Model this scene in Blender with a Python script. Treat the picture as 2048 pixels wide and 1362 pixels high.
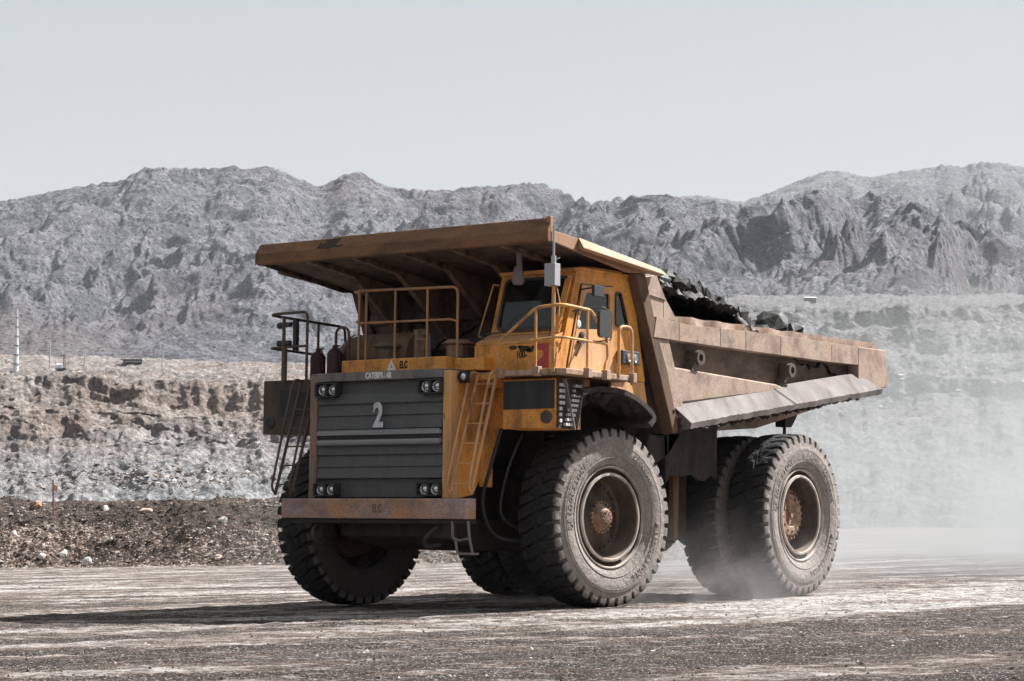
import bpy, bmesh, math, random
import numpy as np
from mathutils import Vector, Matrix
from mathutils import noise as mnoise
R = math.radians
SC = bpy.context.scene
COL = SC.collection
for o in list(bpy.data.objects): bpy.data.objects.remove(o)

# ------------------------------------------------------------------ camera
STN = (21.0269, -27.801, 1.0224); YAW, PITCH, ROLL, FPX = 0.6287, 0.0875, 0.012, 4485.14
cd = bpy.data.cameras.new('camera'); cam = bpy.data.objects.new('camera', cd); COL.objects.link(cam)
fw = Vector((-math.sin(YAW)*math.cos(PITCH), math.cos(YAW)*math.cos(PITCH), math.sin(PITCH)))
rt = fw.cross(Vector((0, 0, 1))).normalized(); up = rt.cross(fw)
r2 = math.cos(ROLL)*rt + math.sin(ROLL)*up; u2 = -math.sin(ROLL)*rt + math.cos(ROLL)*up
m = Matrix((r2, u2, -fw)).transposed().to_4x4(); m.translation = STN
cam.matrix_world = m
cd.sensor_width = 36; cd.lens = FPX/2048*36; cd.clip_start = .5; cd.clip_end = 30000
SC.camera = cam
# ------------------------------------------------------------------ world, sun, exposure
SUN = Vector((1.9, 4.0, 5.2)).normalized()
w = bpy.data.worlds.new('World'); SC.world = w; w.use_nodes = True
wn = w.node_tree; wn.nodes.clear()
out = wn.nodes.new('ShaderNodeOutputWorld'); bg = wn.nodes.new('ShaderNodeBackground')
sky = wn.nodes.new('ShaderNodeTexSky'); sky.sky_type = 'NISHITA'; sky.sun_disc = False
sky.sun_elevation = math.asin(SUN.z); sky.sun_rotation = math.atan2(SUN.x, SUN.y)
sky.altitude = 900; sky.air_density = 1.0; sky.dust_density = 4.0; sky.ozone_density = 1.0
mx = wn.nodes.new('ShaderNodeMix'); mx.data_type = 'RGBA'; mx.inputs[0].default_value = .88
gr = wn.nodes.new('ShaderNodeValToRGB'); tc = wn.nodes.new('ShaderNodeTexCoord'); sp = wn.nodes.new('ShaderNodeSeparateXYZ')
wn.links.new(tc.outputs['Generated'], sp.inputs[0]); wn.links.new(sp.outputs[2], gr.inputs[0])
e = gr.color_ramp.elements
e[0].position = 0.0; e[0].color = (.228, .214, .206, 1)
e[1].position = .30; e[1].color = (.184, .190, .175, 1)
wn.links.new(sky.outputs[0], mx.inputs[6])
sc_ = wn.nodes.new('ShaderNodeVectorMath'); sc_.operation = 'SCALE'; sc_.inputs[3].default_value = 10.0
wn.links.new(gr.outputs[0], sc_.inputs[0]); wn.links.new(sc_.outputs[0], mx.inputs[7])
wn.links.new(mx.outputs[2], bg.inputs[0]); bg.inputs[1].default_value = .1
wn.links.new(bg.outputs[0], out.inputs[0])
ld = bpy.data.lights.new('sun', 'SUN'); ld.energy = 5.0; ld.angle = R(.53); ld.color = (1, .975, .95)
sun = bpy.data.objects.new('sun', ld); COL.objects.link(sun)
sun.rotation_euler = SUN.to_track_quat('Z', 'Y').to_euler(); sun.location = (20, 40, 60)
vs = SC.view_settings; vs.view_transform = 'Standard'; vs.look = 'None'; vs.gamma = 1; vs.exposure = 1.5
SC.cycles.volume_bounces = 1
SC.cycles.volume_step_rate = 2.0

# ------------------------------------------------------------------ helpers
def tag(o, label=None, cat=None, group=None, kind=None):
    if label: o['label'] = label
    if cat: o['category'] = cat
    if group: o['group'] = group
    if kind: o['kind'] = kind
    return o
def empty(name, loc=(0, 0, 0), parent=None):
    o = bpy.data.objects.new(name, None); COL.objects.link(o); o.location = loc
    if parent: o.parent = parent
    return o
def seg(pts, rad, n=5):
    """round the corners of a 3-D polyline"""
    pts = [Vector(p) for p in pts]; outp = [pts[0]]
    for i in range(1, len(pts)-1):
        a, b, c = pts[i-1], pts[i], pts[i+1]
        d1 = (a-b); d2 = (c-b); l = min(rad, d1.length*.49, d2.length*.49)
        p, q = b+d1.normalized()*l, b+d2.normalized()*l
        for k in range(n+1):
            t = k/n; outp.append((1-t)**2*p + 2*t*(1-t)*b + t*t*q)
    outp.append(pts[-1]); return outp
class MB:
    def __init__(s): s.v = []; s.f = []
    def add(s, v, f):
        n = len(s.v); s.v += [tuple(p) for p in v]; s.f += [tuple(i+n for i in q) for q in f]; return s
    def hexa(s, p):
        return s.add(p, [(0, 3, 2, 1), (4, 5, 6, 7), (0, 1, 5, 4), (1, 2, 6, 5), (2, 3, 7, 6), (3, 0, 4, 7)])
    def box(s, x0, x1, y0, y1, z0, z1):
        return s.hexa([(x0, y0, z0), (x1, y0, z0), (x1, y1, z0), (x0, y1, z0), (x0, y0, z1), (x1, y0, z1), (x1, y1, z1), (x0, y1, z1)])
    def obox(s, c, ax, ay, az):
        c = Vector(c); ax = Vector(ax)/2; ay = Vector(ay)/2; az = Vector(az)/2
        return s.hexa([c-ax-ay-az, c+ax-ay-az, c+ax+ay-az, c-ax+ay-az, c-ax-ay+az, c+ax-ay+az, c+ax+ay+az, c-ax+ay+az])
    def prism(s, poly, vec):
        n = len(poly); vec = Vector(vec); a = [Vector(p) for p in poly]; b = [p+vec for p in a]
        return s.add(a+b, [tuple(range(n))[::-1], tuple(range(n, 2*n))]+[(i, (i+1) % n, (i+1) % n+n, i+n) for i in range(n)])
    def px(s, yz, x0, x1): return s.prism([(x0, y, z) for y, z in yz], (x1-x0, 0, 0))
    def pz(s, xy, z0, z1): return s.prism([(x, y, z0) for x, y in xy], (0, 0, z1-z0))
    def py(s, xz, y0, y1): return s.prism([(x, y0, z) for x, z in xz], (0, y1-y0, 0))
    def tube(s, path, r, n=8, cap=True):
        path = [Vector(p) for p in path]; rings = []; prev = None
        for i, p in enumerate(path):
            d = (path[min(i+1, len(path)-1)]-path[max(i-1, 0)]).normalized()
            if prev is None:
                a = d.cross(Vector((0, 0, 1)))
                if a.length < .1: a = d.cross(Vector((1, 0, 0)))
            else: a = prev - d*prev.dot(d)
            a.normalize(); prev = a; b = d.cross(a)
            rr = r[i] if isinstance(r, (list, tuple)) else r
            rings.append([p+(a*math.cos(2*math.pi*k/n)+b*math.sin(2*math.pi*k/n))*rr for k in range(n)])
        v = [q for g in rings for q in g]; f = []
        for i in range(len(rings)-1):
            for k in range(n): f.append((i*n+k, i*n+(k+1) % n, (i+1)*n+(k+1) % n, (i+1)*n+k))
        if cap: f += [tuple(range(n))[::-1], tuple(range((len(rings)-1)*n, len(rings)*n))]
        return s.add(v, f)
    def lathe(s, prof, c=(0, 0, 0), axis='x', n=48, cap=False):
        v = []; f = []
        for (w_, r_) in prof:
            for k in range(n):
                a = 2*math.pi*k/n; p = (w_, r_*math.cos(a), r_*math.sin(a))
                if axis == 'z': p = (p[1], p[2], p[0])
                if axis == 'y': p = (p[2], p[0], p[1])
                v.append((p[0]+c[0], p[1]+c[1], p[2]+c[2]))
        for i in range(len(prof)-1):
            for k in range(n): f.append((i*n+k, i*n+(k+1) % n, (i+1)*n+(k+1) % n, (i+1)*n+k))
        if cap: f += [tuple(range(n)), tuple(range((len(prof)-1)*n, len(prof)*n))]
        return s.add(v, f)
    def cyl(s, p0, p1, r, n=16): return s.tube([p0, p1], r, n)
    def build(s, name, mat, parent=None, bevel=0, smooth=None, label=None):
        me = bpy.data.meshes.new(name); me.from_pydata(s.v, [], s.f)
        bm = bmesh.new(); bm.from_mesh(me); bmesh.ops.recalc_face_normals(bm, faces=bm.faces); bm.to_mesh(me); bm.free()
        me.materials.append(mat)
        o = bpy.data.objects.new(name, me); COL.objects.link(o)
        if parent: o.parent = parent
        if smooth is not None:
            me.polygons.foreach_set('use_smooth', [True]*len(me.polygons)); me.set_sharp_from_angle(angle=R(smooth))
        if bevel:
            b = o.modifiers.new('bevel', 'BEVEL'); b.width = bevel; b.segments = 2; b.limit_method = 'ANGLE'; b.angle_limit = R(40)
            b.harden_normals = False
        if label: o['label'] = label
        return o
def flat_shape(outer, holes, th):
    """2-D outline with holes, th thick, as (verts, faces) in u,v,w"""
    cu = bpy.data.curves.new('t', 'CURVE'); cu.dimensions = '2D'; cu.fill_mode = 'BOTH'; cu.extrude = th/2
    for poly in [outer]+list(holes):
        sp_ = cu.splines.new('POLY'); sp_.points.add(len(poly)-1)
        for q, p in zip(sp_.points, poly): q.co = (p[0], p[1], 0, 1)
        sp_.use_cyclic_u = True
    return _cm(cu)
def _cm(cu):
    o = bpy.data.objects.new('t', cu); COL.objects.link(o); dg = bpy.context.evaluated_depsgraph_get(); dg.update()
    me = bpy.data.meshes.new_from_object(o.evaluated_get(dg)); v = [tuple(q.co) for q in me.vertices]; f = [tuple(p.vertices) for p in me.polygons]
    bpy.data.objects.remove(o); bpy.data.curves.remove(cu); bpy.data.meshes.remove(me); return v, f
def text_shape(t, size, th=.004, xs=1.0, off=0.0):
    cu = bpy.data.curves.new('t', 'FONT'); cu.body = t; cu.size = size; cu.extrude = th/2; cu.align_x = 'CENTER'; cu.align_y = 'CENTER'; cu.offset = off
    v, f = _cm(cu); return [(x*xs, y, z) for x, y, z in v], f
def mapv(vf, o, U, V, W):
    o = Vector(o); U = Vector(U); V = Vector(V); W = Vector(W)
    return [o+U*a+V*b+W*c for a, b, c in vf[0]], vf[1]
def rrect(a, b, c, d, r, n=4):
    """rounded quad outline through 4 corner points (2-D)"""
    p = [Vector((q[0], q[1], 0)) for q in (a, b, c, d)]; res = []
    for i in range(4):
        A, B, C_ = p[i-1], p[i], p[(i+1) % 4]; d1 = (A-B).normalized()*r; d2 = (C_-B).normalized()*r
        for k in range(n+1):
            t = k/n; q = (1-t)**2*(B+d1)+2*t*(1-t)*B+t*t*(B+d2); res.append((q.x, q.y))
    return res

# ------------------------------------------------------------------ materials
class N:
    def __init__(s, name):
        s.m = bpy.data.materials.new(name); s.m.use_nodes = True; s.t = s.m.node_tree; s.t.nodes.clear()
        s.out = s.n('ShaderNodeOutputMaterial'); s.b = s.n('ShaderNodeBsdfPrincipled'); s.l(s.b.outputs[0], s.out.inputs[0])
        s.tc = s.n('ShaderNodeTexCoord')
    def n(s, k): return s.t.nodes.new(k)
    def l(s, a, b): s.t.links.new(a, b)
    def vec(s, sc=(1, 1, 1), rot=(0, 0, 0)):
        src = s.tc.outputs['Object']
        if any(rot):                                   # turn first, then stretch
            q = s.n('ShaderNodeMapping'); q.inputs['Rotation'].default_value = rot; s.l(src, q.inputs[0]); src = q.outputs[0]
        q = s.n('ShaderNodeMapping'); q.inputs['Scale'].default_value = sc; s.l(src, q.inputs[0]); return q.outputs[0]
    def noise(s, scale, det=6, rough=.6, v=None, dist=0):
        q = s.n('ShaderNodeTexNoise'); q.inputs['Scale'].default_value = scale; q.inputs['Detail'].default_value = det
        q.inputs['Roughness'].default_value = rough; q.inputs['Distortion'].default_value = dist
        s.l(v if v is not None else s.tc.outputs['Object'], q.inputs['Vector']); return q.outputs[0]
    def voro(s, scale, v=None, feat='F1', rnd=1.0):
        q = s.n('ShaderNodeTexVoronoi'); q.feature = feat; q.inputs['Scale'].default_value = scale; q.inputs['Randomness'].default_value = rnd
        s.l(v if v is not None else s.tc.outputs['Object'], q.inputs['Vector']); return q
    def ramp(s, src, stops):
        q = s.n('ShaderNodeValToRGB'); cr = q.color_ramp
        while len(cr.elements) < len(stops): cr.elements.new(.5)
        for e_, (p, c) in zip(cr.elements, stops):
            e_.position = p; e_.color = (c, c, c, 1) if isinstance(c, (int, float)) else (*c, 1)
        s.l(src, q.inputs[0]); return q.outputs[0]
    def mix(s, fac, a, b, blend='MIX'):
        q = s.n('ShaderNodeMix'); q.data_type = 'RGBA'; q.blend_type = blend
        for i, x in ((0, fac), (6, a), (7, b)):
            if isinstance(x, (int, float)): q.inputs[i].default_value = x if i == 0 else (x, x, x, 1)
            elif isinstance(x, tuple): q.inputs[i].default_value = (*x, 1)
            else: s.l(x, q.inputs[i])
        return q.outputs[2]
    def math(s, op, a, b=0.0, c=None):
        q = s.n('ShaderNodeMath'); q.operation = op
        for i, x in enumerate((a, b) if c is None else (a, b, c)):
            if isinstance(x, (int, float)): q.inputs[i].default_value = x
            else: s.l(x, q.inputs[i])
        return q.outputs[0]
    def up(s, lo=.3, hi=.9):
        g = s.n('ShaderNodeNewGeometry'); q = s.n('ShaderNodeSeparateXYZ'); s.l(g.outputs['Normal'], q.inputs[0])
        return s.ramp(q.outputs[2], [(lo, 0.0), (hi, 1.0)])
    def bump(s, h, strength=.5, dist=.02, normal=None):
        q = s.n('ShaderNodeBump'); q.inputs['Strength'].default_value = strength; q.inputs['Distance'].default_value = dist
        s.l(h, q.inputs['Height'])
        if normal is not None: s.l(normal, q.inputs['Normal'])
        return q.outputs[0]
    def done(s, col, rough=.8, normal=None, metal=0, spec=.3):
        if isinstance(col, tuple): s.b.inputs['Base Color'].default_value = (*col, 1)
        else: s.l(col, s.b.inputs['Base Color'])
        if isinstance(rough, (int, float)): s.b.inputs['Roughness'].default_value = rough
        else: s.l(rough, s.b.inputs['Roughness'])
        s.b.inputs['Metallic'].default_value = metal; s.b.inputs['Specular IOR Level'].default_value = spec
        if normal is not None: s.l(normal, s.b.inputs['Normal'])
        return s.m
def m_paint(name, base, dust, grime, dust_amt=.5, speck=.5, top=.8, rough=.6, sc=1.0, chips=(.10, .045, .03), streak=(2.5, 2.5, .5)):
    n = N(name)
    big = n.noise(1.6*sc, 6, .65); streak = n.noise(2.2, 6, .65, n.vec(streak))
    c = n.mix(n.ramp(big, [(.38, 0.0), (.68, dust_amt)]), base, dust)
    c = n.mix(n.ramp(streak, [(.46, 0.0), (.66, .8)]), c, grime)
    fine = n.noise(38*sc, 3, .7)
    c = n.mix(n.ramp(fine, [(.50, 0.0), (.64, speck)]), c, grime)
    chip = n.noise(4.3, 9, .72, dist=.4)
    c = n.mix(n.ramp(chip, [(.66, 0.0), (.68, .9)]), c, chips)
    c = n.mix(n.math('MULTIPLY', n.up(.45, .9), top), c, dust)
    h = n.noise(60*sc, 3, .7)
    return n.done(c, n.ramp(big, [(.3, rough-.1), (.7, min(1, rough+.25))]), n.bump(h, .25, .006))
YEL = m_paint('yellow_paint', (.72, .30, .05), (.50, .28, .14), (.20, .09, .035), .45, .6, streak=(1.6, 1.6, .8))
YELD = m_paint('dusty_sunlit_yellow', (.60, .30, .11), (.56, .37, .24), (.30, .16, .08), .75, .35)
BODY = m_paint('dusty_body_steel', (.33, .235, .178), (.40, .32, .268), (.13, .09, .07), .8, .6, .8, .75, streak=(1.3, 1.0, 1.0))
SHEET = m_paint('rail_shade_side_sheet', (.12, .088, .07), (.23, .18, .15), (.05, .038, .032), .5, .6, .7, .8, streak=(1.5, .7, 1.5))  # steel toned dark so its colour carries the rail's shadow over the recess
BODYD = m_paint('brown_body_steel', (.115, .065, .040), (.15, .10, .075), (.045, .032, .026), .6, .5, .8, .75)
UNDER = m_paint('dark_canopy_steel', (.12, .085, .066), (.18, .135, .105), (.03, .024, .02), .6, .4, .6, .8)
RIB = m_paint('rib_steel', (.24, .155, .105), (.27, .19, .14), (.06, .04, .03), .6, .4, .6, .8)
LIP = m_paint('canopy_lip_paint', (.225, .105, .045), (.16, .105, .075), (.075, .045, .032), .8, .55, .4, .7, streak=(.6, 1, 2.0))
BUMP = m_paint('worn_bumper_paint', (.42, .21, .10), (.33, .26, .275), (.15, .11, .11), 1.3, .8, .5, .7, chips=(.08, .06, .06), streak=(1.0, 1.0, 1.6))
RAIL = m_paint('rail_paint', (.60, .29, .10), (.48, .32, .22), (.15, .09, .06), .8, .4, .5, .6, 3)
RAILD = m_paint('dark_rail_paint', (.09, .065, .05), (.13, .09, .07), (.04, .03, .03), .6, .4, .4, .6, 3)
FRAME = m_paint('greasy_frame', (.035, .03, .028), (.07, .055, .045), (.02, .017, .016), .6, .4, .7, .8)
DKPAN = m_paint('black_panel', (.035, .036, .04), (.07, .065, .06), (.02, .02, .02), .5, .4, .6, .7)
GREY = m_paint('grey_steel', (.16, .15, .15), (.25, .21, .18), (.08, .07, .065), .6, .4, .6, .6)
RED = m_paint('red_paint', (.035, .009, .010), (.05, .03, .028), (.03, .015, .015), .5, .4, .5, .5)
WHITEP = m_paint('white_lettering', (.72, .72, .72), (.5, .47, .44), (.3, .28, .26), .4, .4, 0, .6)
NUMP = m_paint('number_grey', (.56, .56, .60), (.46, .45, .47), (.3, .3, .3), .4, .2, 0, .6)
BLKP = m_paint('black_lettering', (.04, .03, .02), (.08, .05, .03), (.02, .02, .02), .4, .3, 0, .7)
RUST = m_paint('rusty_hub', (.25, .13, .08), (.50, .38, .29), (.07, .04, .025), .8, .6, .6, .6, 3)
RIM = m_paint('rim_steel', (.075, .05, .04), (.16, .12, .095), (.03, .024, .02), .7, .5, .6, .55, 2)
FLG = m_paint('scuffed_rim_edge', (.42, .38, .35), (.40, .33, .28), (.16, .12, .10), .7, .4, .6, .5, 3)
MUD = m_paint('caked_mud', (.055, .043, .036), (.13, .10, .082), (.025, .02, .018), .8, .6, .6, .95, 3)
MUD.node_tree.nodes['Bump'].inputs['Strength'].default_value = 1; MUD.node_tree.nodes['Bump'].inputs['Distance'].default_value = .04
def m_simple(name, c, rough=.5, metal=0, spec=.5):
    n = N(name); f = n.noise(25, 4, .6)
    return n.done(n.mix(n.ramp(f, [(.35, 0.0), (.7, .5)]), c, tuple(x*.6+.02 for x in c)), rough, None, metal, spec)
CHROME = m_simple('lens', (.62, .64, .66), .12, .85)
BLACK = m_simple('black_rubber', (.022, .022, .024), .6)
INTER = m_simple('cab_interior', (.055, .055, .06), .8)
CURT = m_simple('pale_cloth', (.30, .30, .32), .9)
ALU = m_simple('bare_metal', (.42, .41, .43), .45, .3)
def m_glass():
    n = N('tinted_glass'); t = n.n('ShaderNodeBsdfTransparent'); t.inputs[0].default_value = (.45, .49, .49, 1)
    g = n.n('ShaderNodeBsdfGlossy'); g.inputs['Roughness'].default_value = .06; g.inputs[0].default_value = (.9, .95, .95, 1)
    d = n.n('ShaderNodeBsdfDiffuse'); d.inputs[0].default_value = (.18, .18, .18, 1)
    fr = n.n('ShaderNodeFresnel'); fr.inputs[0].default_value = 1.5
    a = n.n('ShaderNodeMixShader'); b = n.n('ShaderNodeMixShader')
    n.l(fr.outputs[0], a.inputs[0]); n.l(t.outputs[0], a.inputs[1]); n.l(g.outputs[0], a.inputs[2])
    n.l(n.ramp(n.noise(3, 5, .6), [(.4, .02), (.7, .14)]), b.inputs[0]); n.l(a.outputs[0], b.inputs[1]); n.l(d.outputs[0], b.inputs[2])
    n.l(b.outputs[0], n.out.inputs[0]); return n.m
GLASS = m_glass()
def m_tyre():
    n = N('tyre_rubber')
    # radius from the axle: wall gets dusty, tread stays darker
    q = n.n('ShaderNodeSeparateXYZ'); n.l(n.tc.outputs['Object'], q.inputs[0])
    r2_ = n.math('ADD', n.math('MULTIPLY', q.outputs[1], q.outputs[1]), n.math('MULTIPLY', q.outputs[2], q.outputs[2]))
    rad = n.math('SQRT', r2_)
    wall = n.ramp(n.math('DIVIDE', rad, 1.4), [(.86, 1.0), (.93, .0)])
    big = n.noise(3, 6, .65); fine = n.noise(30, 6, .75)
    rub = n.mix(n.ramp(fine, [(.35, 0.0), (.7, 1.0)]), (.012, .012, .0135), (.050, .048, .049))
    dst = n.mix(n.ramp(fine, [(.3, 0.0), (.7, 1.0)]), (.19, .165, .155), (.43, .375, .345))
    outb = n.ramp(q.outputs[0], [(0.0, .25), (.15, 1.0)])  # inboard wall gets less dust, which also paints in its shade
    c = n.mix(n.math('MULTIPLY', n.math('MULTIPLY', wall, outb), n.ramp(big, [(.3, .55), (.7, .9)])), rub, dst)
    # paler tone on the outward facing shoulder of the lugs
    sx = n.math('ABSOLUTE', q.outputs[0])
    sh = n.ramp(n.math('DIVIDE', sx, .4), [(.80, 0.0), (.93, .75)])
    c = n.mix(n.math('MULTIPLY', sh, n.math('SUBTRACT', 1.0, wall)), c, (.30, .27, .25))
    v = n.voro(9, feat='F1'); ch = n.noise(14, 5, .7)
    hh = n.math('ADD', n.math('MULTIPLY', ch, 1.0), n.math('MULTIPLY', v.outputs['Distance'], .35))
    tread = n.bump(hh, .9, .03)
    return n.done(c, .9, tread, 0, .2)
TYRE = m_tyre()
def m_grille():
    n = N('perforated_steel')
    # staggered punched holes, 36 mm pitch
    q = n.n('ShaderNodeSeparateXYZ'); n.l(n.tc.outputs['Object'], q.inputs[0]); P_ = .036
    def cell(ox, oz):
        fx = n.math('SUBTRACT', n.math('FRACT', n.math('ADD', n.math('DIVIDE', q.outputs[0], P_), ox)), .5)
        fz = n.math('SUBTRACT', n.math('FRACT', n.math('ADD', n.math('DIVIDE', q.outputs[2], P_), oz)), .5)
        return n.math('SQRT', n.math('ADD', n.math('MULTIPLY', fx, fx), n.math('MULTIPLY', fz, fz)))
    d = n.math('MINIMUM', cell(0, 0), cell(.5, .5))
    hole = n.ramp(d, [(.24, 0.0), (.31, 1.0)])
    c = n.mix(n.ramp(n.noise(2.5, 5, .6, n.vec((3, 1, .6))), [(.4, 0.0), (.7, .6)]), (.155, .155, .163), (.22, .205, .195))
    c = n.mix(hole, (.004, .006, .007), c)
    return n.done(c, .55, n.bump(hole, .8, .01), 0, .4)
GRILLE = m_grille()

# ------------------------------------------------------------------ haul truck (front axle above the origin, nose towards -y, near side +x)
T = empty('haul_truck')
tag(T, 'yellow mining dump truck number 2 loaded with black coal, driving on the haul road', 'dump truck')
def P_(name, mb, mat, parent=T, bevel=.012, smooth=None, label=None): return mb.build(name, mat, parent, bevel, smooth, label)

# ---- wheels
def tyre_mesh():
    prof = [(-.27, .74), (-.33, .80), (-.375, .90), (-.395, 1.02), (-.392, 1.10), (-.388, 1.115), (-.380, 1.118), (-.376, 1.135), (-.372, 1.15),
            (-.368, 1.19), (-.366, 1.205), (-.362, 1.25), (-.352, 1.29), (-.34, 1.312), (-.31, 1.325), (-.27, 1.331), (-.22, 1.336), (-.17, 1.339), (-.12, 1.342), (-.06, 1.344), (0, 1.345)]
    prof = prof + [(-w_, r_) for w_, r_ in prof[-2::-1]]
    L = 40; fr = [0, .02, .05, .13, .21, .24, .27, .40, .55, .70, .85]
    mb = MB(); n = len(prof); rnd = random.Random(5)
    worn = [rnd.uniform(0, 1) for _ in range(L)]
    K = L*len(fr); v = []
    for k in range(K):
        lug, j = divmod(k, len(fr))
        for (w_, r_) in prof:
            aw = abs(w_); t = min(1, max(0, (aw-.03)/.3))
            shift = .9*(1-t)**1.5*(1 if w_ > 0 else -1)*.55          # grooves curve along the tread
            wid = .5+1.2*t
            f = fr[j]*wid if fr[j] <= .27 else .27*wid+(fr[j]-.27)*(1-.27*wid)/.73
            a = 2*math.pi*(lug+f+shift)/L
            ing = .05 <= fr[j] <= .21
            tr = max(0, min(1, (r_-1.195)/.03))
            dep = 0
            if ing and aw > .05: dep = (.03+.10*t*t)*tr
            if r_ > 1.3:
                q = mnoise.noise((w_*9, math.cos(a)*7+3, math.sin(a)*7)); dep += max(0, q-.12)*.075
                q = mnoise.noise((w_*30, math.cos(a)*30, math.sin(a)*30)); dep += max(0, q-.1)*.03
            s = 1.05 if aw > .33 else 0.12
            wn_ = w_ - math.copysign(dep*s*.8, w_) if aw > .01 else w_
            rr = r_ - dep*(1 if aw < .345 else .25)
            v.append((wn_, -rr*math.sin(a), rr*math.cos(a)))
    f = [(k*n+i, k*n+i+1, ((k+1) % K)*n+i+1, ((k+1) % K)*n+i) for k in range(K) for i in range(n-1)]
    mb.add(v, f); return mb
def arc_text(mb, t, rad, a0, size, x, xs=.9, sgn=1):
    """raised letters round the sidewall facing +x"""
    step = size*.78/rad
    for i, ch in enumerate(t):
        if ch == ' ': continue
        a = a0 + sgn*(i-(len(t)-1)/2)*step
        c = (x, rad*math.sin(a), rad*math.cos(a))
        up_ = Vector((0, math.sin(a), math.cos(a))); ri = Vector((0, math.cos(a), -math.sin(a)))
        mb.add(*mapv(text_shape(ch, size, .034, xs, .005), c, ri, up_, (1, 0, 0)))
def make_wheel(kind):
    if kind == 'front':
        d = MB().lathe([(.10, .60), (-.02, .585), (-.05, .54), (-.02, .40), (.05, .27), (.10, .24), (.10, .0)], n=56)
    else:
        d = MB().lathe([(.10, .60), (-.04, .585), (-.06, .50), (-.05, .44), (.02, .44), (.02, .0)], n=56)
    if kind == 'front':
        for k in range(28):
            a = k*math.pi/14; d.cyl((-.06, .50*math.cos(a), .50*math.sin(a)), (.0, .49*math.cos(a), .49*math.sin(a)), .02, 6)
    W = d.build('wheel', RIM, T, smooth=35)
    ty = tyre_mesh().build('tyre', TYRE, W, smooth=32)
    lm = MB(); arc_text(lm, 'BRIDGESTONE', .99, math.pi*.80, .125, .383); arc_text(lm, 'BRIDGESTONE', .99, -math.pi*.28, .125, .383)
    arc_text(lm, '27.00R49', 1.0, math.pi*.35, .10, .386)
    lm.lathe([(.372, 1.085), (.397, 1.075), (.397, 1.068), (.375, 1.06)], n=96); lm.lathe([(.366, .89), (.382, .885), (.366, .88)], n=96)
    lm.build('sidewall_lettering', TYRE, W)
    r = MB().lathe([(.27, .735), (.30, .757), (.318, .750), (.318, .742), (.285, .73), (.225, .715), (.205, .69), (.235, .665), (.30, .655), (.318, .645), (.318, .628), (.30, .615), (.22, .602), (.08, .595), (-.05, .59)], n=72)
    r.build('rim', RIM, W, smooth=38)
    MB().lathe([(.283, .728), (.302, .763), (.325, .755), (.325, .742), (.290, .725)], n=72).build('rim_flange', FLG, W, smooth=38)
    MB().lathe([(.296, .662), (.322, .652), (.326, .622), (.300, .612)], n=72).build('rim_lip', FLG, W, smooth=38)
    h = MB()
    if kind == 'front':
        h.lathe([(.09, .20), (.12, .20), (.12, .165), (.19, .155), (.235, .115), (.245, .06), (.25, .058), (.25, 0)], n=40)
        for k in range(20):
            a = k*math.pi/10; h.cyl((.09, .225*math.cos(a), .225*math.sin(a)), (.145, .225*math.cos(a), .225*math.sin(a)), .018, 6)
        for k in range(10):
            a = k*math.pi/5; h.cyl((.22, .085*math.cos(a), .085*math.sin(a)), (.26, .085*math.cos(a), .085*math.sin(a)), .013, 6)
        for k in range(0):
            a = k*math.pi/14; h.cyl((-.03, .50*math.cos(a), .50*math.sin(a)), (.01, .49*math.cos(a), .49*math.sin(a)), .02, 6)
    else:
        h.lathe([(.0, .43), (.06, .43), (.075, .415), (.075, .36), (.11, .345), (.13, .33), (.13, .20), (.085, .17), (.085, .0)], n=48)
        for k in range(24):
            a = k*math.pi/12; h.cyl((.06, .388*math.cos(a), .388*math.sin(a)), (.115, .388*math.cos(a), .388*math.sin(a)), .019, 6)
        for k in range(12):
            a = k*math.pi/6; h.cyl((.12, .27*math.cos(a), .27*math.sin(a)), (.16, .27*math.cos(a), .27*math.sin(a)), .022, 6)
        for k in range(3):
            a = k*math.pi*2/3; h.obox((.11, .09*math.cos(a), .09*math.sin(a)), (.05, 0, 0), (0, .16*math.cos(a), .16*math.sin(a)), (0, -.05*math.sin(a), .05*math.cos(a)))
        h.cyl((.08, 0, 0), (.15, 0, 0), .045, 12)
    h.build('hub', RUST, W, smooth=35)
    return W
Wf = make_wheel('front'); Wr = make_wheel('rear')
def put_wheel(src, first, x, y, z, rz, roll, flip=False):
    o = src
    if not first:
        o = src.copy(); COL.objects.link(o)
        for ch in src.children:
            c = ch.copy(); COL.objects.link(c); c.parent = o
    o.parent = T; o.location = (x, y, z)
    o.rotation_euler = (roll, 0, rz+(math.pi if flip else 0)); return o
put_wheel(Wf, True, 2.34, .05, 1.335, R(-7.2), .35)
put_wheel(Wf, False, -2.32, 0, 1.335-.085, R(-6.5), 1.1, True)
put_wheel(Wr, True, 2.78, 5.03, 1.345+.10, 0, .1)
put_wheel(Wr, False, 1.90, 5.03, 1.345+.08, 0, .7)
put_wheel(Wr, False, -1.90, 5.03, 1.345-.01, 0, 1.3, True)
put_wheel(Wr, False, -2.78, 5.03, 1.345-.02, 0, 1.9, True)

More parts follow.
